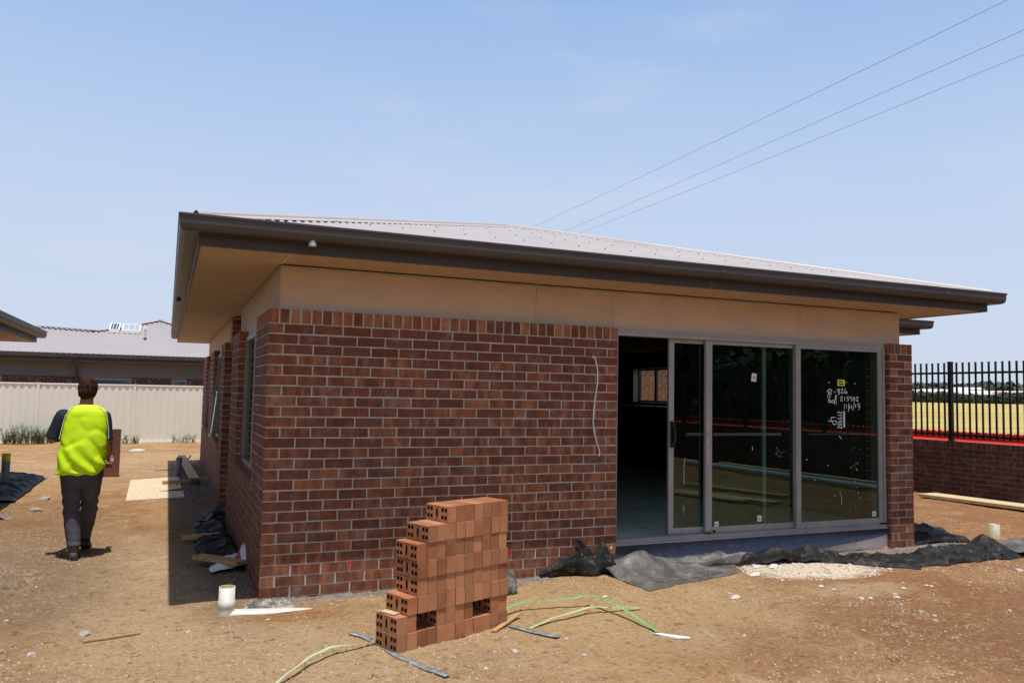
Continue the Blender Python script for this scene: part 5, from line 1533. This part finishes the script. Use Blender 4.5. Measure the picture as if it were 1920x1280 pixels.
# ------------------------------------------------------------------ house beyond the cream fence
def back_house():
    t = thing('neighbour_house', 'long brick house with a pale mauve metal roof behind the cream fence', 'house', (0, 0, 0))
    y0 = 26.6; zg = -.12
    x0, x1 = -16.0, 6.0
    mb = MB()
    wins = [(-8.2, -6.15), (-3.62, -1.97), (-.60, -.06), (2.2, 3.8)]
    segs = []; c = x0
    for a, b in wins: segs.append((c, a)); c = b
    segs.append((c, x1))
    rows = 25
    for i, (a, b) in enumerate(segs):
        bricks(mb, (a, y0, zg), (1, 0, 0), (0, -1, 0), b-a, rows, z0=0, half0=1, onedge=False, seed=60+i)
        mb.box(a+MR, b-MR, y0+MR, y0+.11, zg-.2, zg+rows*CH, 0)
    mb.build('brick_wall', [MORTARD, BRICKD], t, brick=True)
    mb = MB(); mb.box(x0, x1, y0+.02, y0+.05, zg+rows*CH-.05, 2.56); mb.box(x0, x1, y0+.2, y0+8, zg, 2.5); mb.build('wall_cladding', M('grey_render', (.135, .128, .122), .85, (.115, .11, .105), 1), t)
    for a, b in wins:
        mb = MB(); zt = zg+rows*CH-.055; zb = 1.0
        mb.box(a, a+.05, y0+.03, y0+.09, zb, zt); mb.box(b-.05, b, y0+.03, y0+.09, zb, zt); mb.box(a+.05, b-.05, y0+.03, y0+.09, zt-.05, zt); mb.box(a+.05, b-.05, y0+.03, y0+.09, zb, zb+.05)
        w = mb.build('window', WINFRAME, t)
        mb = MB(); mb.box(a+.05, b-.05, y0+.06, y0+.065, zb+.05, zt-.05); mb.build('pane', M('teal_pane', (.045, .10, .12), .08, (.03, .07, .09), 1.5, spec=.8), w)
    ye = 26.05
    mb = MB(); mb.box(x0-.5, x1+.5, ye-.02, ye, 2.54, 2.74); mb.build('fascia', FASCIA, t)
    mb = MB(); mb.box(x0-.5, x1+.5, ye, y0+.02, 2.545, 2.551); mb.build('soffit', SOFFIT, t)
    mb = MB(); mb.box(x0-.5, x1+.5, ye-.15, ye-.021, 2.66, 2.672); mb.box(x0-.5, x1+.5, ye-.15, ye-.138, 2.672, 2.80); mb.build('gutter', DARKMETAL, t)
    th = math.tan(R(18)); base = 2.80
    sk = [(-20, 28.0), (-10, 28.9), (-6.69, 28.98), (-5.33, 29.41), (-3.44, 29.11), (-2.6, 29.75), (-1.15, 31.33), (.74, 29.28), (3, 27.8), (8, 27.6)]
    def top(x):
        for (a, ya), (b, yb) in zip(sk[:-1], sk[1:]):
            if a <= x <= b: return ya+(yb-ya)*(x-a)/(b-a)
        return 27
    mb = MB()
    corr(mb, (x0-.55, ye-.06, base), (1, 0, 0), (0, 1, 0), x1-x0+1.1, lambda s: top(x0-.55+s)-ye+.06, zslope=th, pitch=.19, amp=.014, screws=False, sub=8)
    # rear slope so that the roof has a back
    n = 40; V = []
    for i in range(n+1):
        x = x0-.55+(x1-x0+1.1)*i/n; yt = top(x); zt = base+th*(yt-ye+.06)-.01
        V += [(x, yt, zt), (x, yt+(zt-base)/th, base)]
    mb.add(V, [(2*i, 2*i+2, 2*i+3, 2*i+1) for i in range(n)])
    rf = mb.build('roof', [M('mauve_roof', (.38, .335, .335), .5, (.36, .315, .315), .8, spec=.3), SCREW], t)
    mb = MB()
    P = [(x, yt-.02, base+th*(yt-ye+.06)+.03) for x, yt in sk[1:-1]]
    for a, b in zip(P[:-1], P[1:]): mb.bar(a, b, .30, .018)
    mb.build('ridge_cap', CAPM, rf)
    mb = MB(); k = 0; x = -9.8
    while x < 2.8:
        yt = top(x)-.19; mb.box(x-.045, x+.045, yt-.012, yt, base+th*(yt-ye+.06)-.004, base+th*(yt-ye+.06)+.022); x += .19
    mb.build('ridge_gap_shade', SCREW, rf)  # dark blocks painting the shade in the gaps below the ridge cap
    def onroof(x, y): return base+th*(y-ye+.06)
    # two roof panels and a vent pipe
    for (xa, xb, ya, yb, m_, l_) in ((-2.98, -2.60, 28.95, 30.0, M('panel_blue', (.09, .10, .20), .25, (.06, .07, .15), 3), 'roof_window'), (-2.52, -1.83, 28.95, 29.95, M('panel_pale', (.42, .46, .56), .25, (.34, .38, .5), 3), 'roof_window')):
        mb = MB(); f = .05
        def q(xa_, xb_, ya_, yb_, h0, h1, m):
            V = [(x, y, onroof(x, y)+h) for h in (h0, h1) for y in (ya_, yb_) for x in (xa_, xb_)]
            mb.add(V, [(0, 2, 3, 1), (4, 5, 7, 6), (0, 1, 5, 4), (2, 6, 7, 3), (0, 4, 6, 2), (1, 3, 7, 5)], m)
        q(xa, xb, ya, ya+f, .02, .14, 0); q(xa, xb, yb-f, yb, .02, .14, 0); q(xa, xa+f, ya+f, yb-f, .02, .14, 0); q(xb-f, xb, ya+f, yb-f, .02, .14, 0)
        q(xa+f, xb-f, ya+f, yb-f, .10, .125, 1)
        for s_ in (.33, .66): q(xa+(xb-xa)*s_-.008, xa+(xb-xa)*s_+.008, ya+f, yb-f, .12, .132, 0)
        mb.build('roof_panel', [CREAMW, m_], t)
    mb = MB(); mb.tube([(-1.63, 28.25, onroof(0, 28.25)-.05), (-1.63, 28.25, onroof(0, 28.25)+.42)], .035, 8); mb.lathe([(.055, onroof(0, 28.25)+.36), (.055, onroof(0, 28.25)+.48), (0, onroof(0, 28.25)+.50)], -1.63, 28.25, 10)
    mb.lathe([(.11, onroof(0, 28.25)-.05), (.05, onroof(0, 28.25)+.05)], -1.63, 28.25, 10, m=1); mb.build('vent_pipe', [PVC, SCREW], t)
    mb = MB(); mb.tube([(-3.86, 25.98, 2.68), (-3.86, 25.98, 2.50), (-3.80, 26.5, 2.2), (-3.78, 26.52, .0)], .05, 8); mb.build('downpipe', DARKMETAL, t)
back_house()

# neighbour's eave at the left edge
nb = thing('left_house', 'neighbouring brick house at the left edge showing only its dark eave corner', 'house', (0, 0, 0))
eaves(nb, -11.0, -2.87, -2.0, 9.52, 2.385, (-10.2, -3.58, -1.3, 8.85), joiners=False)
hip_roof(nb, -11.06, -2.81, -2.06, 9.58, 2.578)
mb = MB()
bricks(mb, (-3.5, -1.2, -.05), (0, 1, 0), (1, 0, 0), 9.95, 24, half0=1, seed=90)
bricks(mb, (-3.5, 8.75, -.05), (-1, 0, 0), (0, 1, 0), 6.6, 24, half0=1, seed=91)
mb.box(-10.1, -3.5-MR, -1.2, 8.75-MR, -.3, 24*CH+.06, 0)
mb.build('brick_wall', [MORTAR, BRICK], nb, brick=True)
mb = MB(); mb.box(-10.1, -3.56, -1.2, 8.69, 24*CH+.06, 2.39); mb.build('wall_cladding', CLAD, nb)

# ------------------------------------------------------------------ weeds
WEED = M('weed_leaves', (.15, .24, .06), .7, (.09, .16, .04), 6, dirt=(.30, .27, .12))
STEMM = M('weed_stems', (.22, .20, .10), .8)
def weed(x, y, w, h, n, label, seed):
    rd = random.Random(seed); z = GZ(x, y)
    t = thing('weed', label, 'weed', (x, y, z), 0, 'weeds along the cream fence')
    st = MB(); V = []; F = []
    for i in range(n):
        a = rd.uniform(0, 6.28); bx, by = rd.uniform(-.5, .5)*w, rd.uniform(-.1, .1)*w
        hh = h*rd.uniform(.35, 1.0)*(1-.5*abs(bx/w)); lx, ly = math.cos(a)*.35*hh, math.sin(a)*.2*hh
        p0, p1, p2 = Vector((bx, by, 0)), Vector((bx+lx*.4, by+ly*.4, hh*.55)), Vector((bx+lx, by+ly, hh))
        st.tube([p0, p1, p2], [.006, .004, .002], 4)
        for k in range(22):
            t_ = rd.uniform(.12, 1.0); p = p0.lerp(p1, t_*2) if t_ < .5 else p1.lerp(p2, t_*2-1)
            b_ = rd.uniform(0, 6.28); d = Vector((math.cos(b_), math.sin(b_), rd.uniform(-.1, .8)))*rd.uniform(.03, .075)
            s = d.cross(Vector((0, 0, 1))).normalized()*rd.uniform(.007, .014)
            b = len(V); V += [p, p+d*.5+s, p+d, p+d*.5-s]; F.append((b, b+1, b+2, b+3))
    st.build('stem', STEMM, t); mesh_obj('foliage', V, F, WEED, t)
weed(-4.55, 20.8, 1.05, .66, 130, 'big green weed clump at the left end of the cream fence', 1)
weed(-1.72, 20.6, .45, .36, 26, 'green weed clump by the fence just right of the worker', 2)
weed(-.15, 20.9, .75, .36, 26, 'sparse weeds at the fence foot beside the house corner', 3)
weed(-5.35, 20.2, .45, .18, 14, 'low weed tuft at the left picture edge', 4)
weed(-4.1, 20.95, .5, .50, 26, 'upright weeds leaning on the fence post left of the worker', 5)

# ------------------------------------------------------------------ worker
def remeshed(name, mb, mt, parent, vox, smooth_it=4, disp=None, loc=None):
    me = bpy.data.meshes.new(name+'_raw'); me.from_pydata(mb.v, [], mb.f); me.update()
    o = bpy.data.objects.new(name+'_raw', me); COL.objects.link(o)
    m1 = o.modifiers.new('r', 'REMESH'); m1.mode = 'VOXEL'; m1.voxel_size = vox
    m2 = o.modifiers.new('s', 'SMOOTH'); m2.factor = .5; m2.iterations = smooth_it
    dg = bpy.context.evaluated_depsgraph_get(); dg.update()
    ev = o.evaluated_get(dg)
    nm = bpy.data.meshes.new_from_object(ev)
    bpy.data.objects.remove(o); bpy.data.meshes.remove(me)
    n = len(nm.vertices)
    co = np.zeros(n*3, np.float32); nm.vertices.foreach_get('co', co); co = co.reshape(-1, 3)
    no = np.zeros(n*3, np.float32); nm.vertices.foreach_get('normal', no); no = no.reshape(-1, 3)
    if disp is not None:
        d = disp(co[:, 0], co[:, 1], co[:, 2], no); co = co+no*d[:, None]
        nm.vertices.foreach_set('co', co.astype(np.float32).ravel())
    nm.polygons.foreach_set('use_smooth', np.ones(len(nm.polygons), dtype=bool)); nm.update()
    nm.name = name
    for m in (mt if isinstance(mt, list) else [mt]): nm.materials.append(m)
    r = bpy.data.objects.new(name, nm); COL.objects.link(r)
    if parent: r.parent = parent
    return r
def loft(mb, secs, n=28, caps=True, p=2.3):
    """secs: (cx, cy, z, rx, ry[, tiltx, tilty]) superellipse sections"""
    V = []
    for s in secs:
        cx, cy, z, rx, ry = s[:5]
        for k in range(n):
            t = 2*math.pi*k/n; c, sn = math.cos(t), math.sin(t)
            x = cx+rx*math.copysign(abs(c)**(2/p), c); y = cy+ry*math.copysign(abs(sn)**(2/p), sn)
            dz = (s[5]*(x-cx) if len(s) > 5 else 0)+(s[6]*(y-cy) if len(s) > 6 else 0)
            V.append((x, y, z+dz))
    m = len(secs)
    F = [(i*n+k, i*n+(k+1) % n, (i+1)*n+(k+1) % n, (i+1)*n+k) for i in range(m-1) for k in range(n)]
    if caps: F += [tuple(range(n))[::-1], tuple(range((m-1)*n, m*n))]
    mb.add(V, F)
def ball(mb, c, r3, n=14):
    V = []; F = []
    for i in range(1, n):
        for k in range(2*n):
            ph = math.pi*i/n; t = math.pi*k/n
            V.append((c[0]+r3[0]*math.sin(ph)*math.cos(t), c[1]+r3[1]*math.sin(ph)*math.sin(t), c[2]+r3[2]*math.cos(ph)))
    for i in range(n-2):
        for k in range(2*n): F.append((i*2*n+k, i*2*n+(k+1) % (2*n), (i+1)*2*n+(k+1) % (2*n), (i+1)*2*n+k))
    F.append(tuple(range(2*n))[::-1]); F.append(tuple(range((n-2)*2*n, (n-1)*2*n)))
    mb.add(V, [f[::-1] for f in F])
def worker():
    ox, oy = -1.486, 2.15; gzz = GZ(ox, oy)
    t = thing('person', 'man walking away in a bright yellow safety vest, navy shirt and dark trousers', 'person', (ox, oy, gzz))
    # local landmarks (x right, y away from the viewer, z up)
    shL, elL, wrL = (-.148, .0, 1.385), (-.236, -.01, 1.15), (-.12, .25, 1.155)
    shR, elR, wrR = (.198, .0, 1.375), (.236, -.02, 1.13), (.250, .20, 1.0)
    hipL, knL, anL = (-.045, .0, .86), (-.042, .045, .47), (.0, -.03, .09)
    hipR, knR, anR = (.108, .0, .86), (.098, .20, .49), (.058, .44, .15)
    SKIN = M('skin', (.34, .165, .10), .55, (.30, .14, .085), 8)
    mb = MB()
    # body: one continuous surface
    loft(mb, [(.03, 0, .78, .15, .10), (.03, 0, .92, .165, .115), (.03, 0, 1.05, .16, .11), (.03, 0, 1.25, .165, .105), (.03, 0, 1.36, .155, .085), (.035, .0, 1.41, .10, .07), (.04, .0, 1.47, .06, .06), (.042, .012, 1.56, .056, .06)])
    ball(mb, (.044, .03, 1.625), (.074, .092, .105)); ball(mb, (.044, .075, 1.575), (.055, .055, .055))
    ball(mb, (.044, .122, 1.60), (.013, .02, .02)); ball(mb, (-.032, .02, 1.615), (.010, .018, .030)); ball(mb, (.120, .02, 1.615), (.010, .018, .030))
    ball(mb, (.044, .105, 1.562), (.025, .012, .010))
    def limb(a, b, r0, r1, mid=None):
        A, B = Vector(a), Vector(b)
        pts = [A.lerp(B, k/6) for k in range(7)]
        rr = [r0+(r1-r0)*k/6+(mid or 0)*math.sin(math.pi*k/6) for k in range(7)]
        mb.tube(pts, rr, 14)
    for s_, e_, w_ in ((shL, elL, wrL), (shR, elR, wrR)):
        limb(s_, e_, .044, .040, .004); limb(e_, w_, .042, .026, .006); ball(mb, e_, (.043, .043, .043)); ball(mb, s_, (.045, .045, .042))
    for h_, k_, a_ in ((hipL, knL, anL), (hipR, knR, anR)):
        limb(h_, k_, .085, .058); limb(k_, a_, .056, .038, .012); ball(mb, k_, (.058, .058, .058))
    # hands: palm, four fingers of different lengths and a thumb, curled
    def hand(w, d, up, side):
        W = Vector(w); d = Vector(d).normalized(); up = Vector(up).normalized(); sd = d.cross(up).normalized()*side
        mb.obox(W+d*.05, d, sd, up, .046, .036, .012)
        mb.tube([W-d*.02, W+d*.02], [.025, .024], 10)
        for i, ln in enumerate((.070, .078, .072, .056)):
            o_ = sd*(-.030+i*.020); p0 = W+d*.085+o_
            p1 = p0+d*ln*.42-up*.006; p2 = p1+d*ln*.2-up*ln*.30; p3 = p2-d*ln*.12-up*ln*.30
            mb.tube([p0, p1, p2, p3], [.0095, .009, .0085, .0075], 8); ball(mb, p3, (.0075, .0075, .0075), 5)
        q0 = W+d*.03-sd*.036; q1 = q0+d*.035-sd*.018-up*.012; q2 = q1+d*.028-up*.016
        mb.tube([q0, q1, q2], [.012, .0105, .009], 8)
    hand(wrL, (.55, .75, .15), (0, -.2, 1), 1); hand(wrR, (-.1, .75, -.6), (-.9, .1, 0), 1)
    remeshed('body', mb, SKIN, t, .0058, 3)
    # trousers
    mb = MB()
    loft(mb, [(.032, .0, .70, .172, .118), (.032, .0, .80, .190, .135), (.032, 0, .92, .190, .135), (.032, 0, 1.0, .175, .12)])
    def leg(h, k, a, fold):
        H, K, A = Vector(h), Vector(k), Vector(a)
        P = [H+Vector((0, 0, .04)), H.lerp(K, .35), H.lerp(K, .7), K, K.lerp(A, .3), K.lerp(A, .62), K.lerp(A, .88), K.lerp(A, 1.0)]
        mb.tube(P, [.108, .105, .088, .076, .076, .069, .060, .060], 18)
    leg(hipL, knL, (anL[0], anL[1], .12), 1); leg(hipR, knR, anR, 1)
    def wr(x, y, z, no):
        w = np.exp(-((z-.48)/.16)**2)+.7*np.exp(-((z-.16)/.07)**2)+.35
        f = ridged(x*6+z*7, y*5, 3.3, 2)-.75
        g = np.sin(z*62+x*26+5*vnoise(x*9, z*9, 2.2))
        return .012*f*w+.006*g*np.exp(-((z-.50)/.13)**2)+.003*np.sin(z*95+x*12)*np.exp(-((z-.15)/.05)**2)
    remeshed('trousers', mb, M('charcoal_trousers', (.080, .073, .088), .85, (.058, .053, .066), 7, bs=180, bst=.15), t, .0085, 4, wr)
    # shirt with short sleeves
    mb = MB()
    loft(mb, [(.03, 0, 1.02, .17, .12), (.03, 0, 1.25, .19, .128), (.035, 0, 1.37, .190, .115), (.035, 0, 1.425, .150, .095), (.04, 0, 1.462, .085, .078), (.042, .0, 1.487, .069, .070)])
    for s_, e_, r0, r1 in ((shL, elL, .070, .066), (shR, elR, .066, .062)):
        A, B = Vector(s_), Vector(e_); P = [A.lerp(B, k/5) for k in range(6)]
        mb.tube(P[:6], [r0*.95, r0, r0*.98, r0*.95, r1, r1*1.03], 18); ball(mb, s_, (r0*.95, r0*.80, r0*.74))
    remeshed('shirt', mb, M('navy_shirt', (.010, .014, .030), .85, (.007, .010, .022), 6), t, .0085, 4, lambda x, y, z, no: .006*(ridged(x*7+z*4, z*6, 1.3, 2)-.75))
    # vest
    mb = MB()
    X = lambda px_: (-1.683+(px_-102)*.00455)-ox
    secs = []
    for z, l, r_, ry in ((.806, 102, 189, .145), (.83, 101, 193, .165), (.90, 102.5, 196.5, .172), (.98, 104, 199, .170), (1.06, 106.5, 200.5, .165), (1.16, 109.5, 201, .158), (1.25, 112.5, 200, .150), (1.33, 114, 198.5, .146), (1.385, 117, 197, .138), (1.42, 120, 194, .128), (1.447, 126, 187, .112), (1.468, 136, 177, .092), (1.480, 142, 173, .084)):
        secs.append(((X(l)+X(r_))/2, -.005, z, (X(r_)-X(l))/2, ry, 0, .0))
    loft(mb, secs, 44, p=2.9)
    def vw(x, y, z, no):
        a = .012*(ridged(x*3.0-z*2.4, z*2.0, 5.3, 3)-.75)-.011*np.maximum(0, 1-np.abs(2*vnoise(x*4.2-z*3.6, z*2.6+x*2, 9.3)-1)*3.2)-.007*np.maximum(0, 1-np.abs(2*vnoise(x*7+z*5, z*4-x*3, 4.3)-1)*3.5)
        b = .010*np.sin((x*1.0+z*.9)*34+6*vnoise(x*4, z*4, 7.7))*smooth01((1.22-z)/.3)*smooth01((z-.80)/.05)
        c = .004*np.sin(x*46+3*vnoise(x*6, z*3))*smooth01((.92-z)/.12)
        return (a+b*.8+c)*smooth01((1.45-z)/.1)
    VEST = M('fluoro_vest', (.66, .95, .012), .6, (.60, .90, .010), 5, spec=.3)
    remeshed('safety_vest', mb, VEST, t, .0085, 3, vw)
    # piping round the armholes and hem
    mb = MB()
    for side in (-1, 1):
        P = []
        for z, l, r_, ry in ((1.455, 131, 181, 0), (1.42, 124, 190, 0), (1.38, 117.5, 196.5, 0), (1.30, 113.5, 199.5, 0), (1.22, 110.5, 201.5, 0), (1.15, 108, 201.8, 0)):
            px_ = l if side < 0 else r_
            P.append((X(px_)-side*.004, -.098+.02*abs(z-1.3), z))
        mb.tube(P, .0042, 6)
    # shoes
    mb.build('piping', M('vest_piping', (.72, .74, .66), .6), t)
    for (a, yaw, pitch) in ((anL, .06, 0.0), ((anR[0], anR[1], anR[2]-.03), -.03, -.25)):
        mb = MB()
        n = 16; secs = [(-.085, .028, .045, .050), (-.065, .040, .075, .050), (-.02, .044, .105, .050), (.02, .045, .095, .045), (.07, .047, .068, .034), (.13, .050, .056, .026), (.175, .044, .048, .020), (.20, .022, .036, .012)]
        V = []
        for y, rx, zt, _ in secs:
            for k in range(n):
                t_ = 2*math.pi*k/n; c, s_ = math.cos(t_), math.sin(t_)
                V.append((rx*math.copysign(abs(c)**.7, c), y, zt/2+zt/2*math.copysign(abs(s_)**.7, s_)))
        F = [(i*n+k, (i+1)*n+k, (i+1)*n+(k+1) % n, i*n+(k+1) % n) for i in range(len(secs)-1) for k in range(n)]+[tuple(range(n)), tuple(range((len(secs)-1)*n, len(secs)*n))[::-1]]
        mb.add(V, F, 0, True)
        mb.tube([(0, -.02, .07), (0, -.015, .15)], [.046, .050], 16)
        o = mb.build('boot', M('black_boot', (.018, .015, .014), .6, (.03, .025, .022), 20), t)
        mb2 = MB(); mb2.box(-.046, .046, -.088, .17, 0, .022); s = mb2.build('sole', M('boot_sole', (.012, .012, .012), .8), o)
        md = s.modifiers.new('b', 'BEVEL'); md.width = .012; md.segments = 2
        o.location = (a[0], a[1]+.01, a[2]-.088); o.rotation_euler = (pitch, 0, yaw)
    # hair
    mb = MB()
    ball(mb, (.044, .018, 1.645), (.090, .102, .093)); ball(mb, (.044, -.020, 1.60), (.079, .070, .078)); ball(mb, (.05, .01, 1.70), (.065, .075, .040))
    hr = remeshed('hair', mb, M('brown_hair', (.060, .022, .013), .75, (.018, .007, .005), 60, stretch=(1, 1, .3), bs=90, bst=.9, bd=.01, spec=.12), t, .006, 2,
                  lambda x, y, z, no: .012*(ridged(x*20, y*16+z*12, 2.1, 3)-.7)+.012*(fbm(x*60, y*60, 3.1, 2)-.4))
worker()
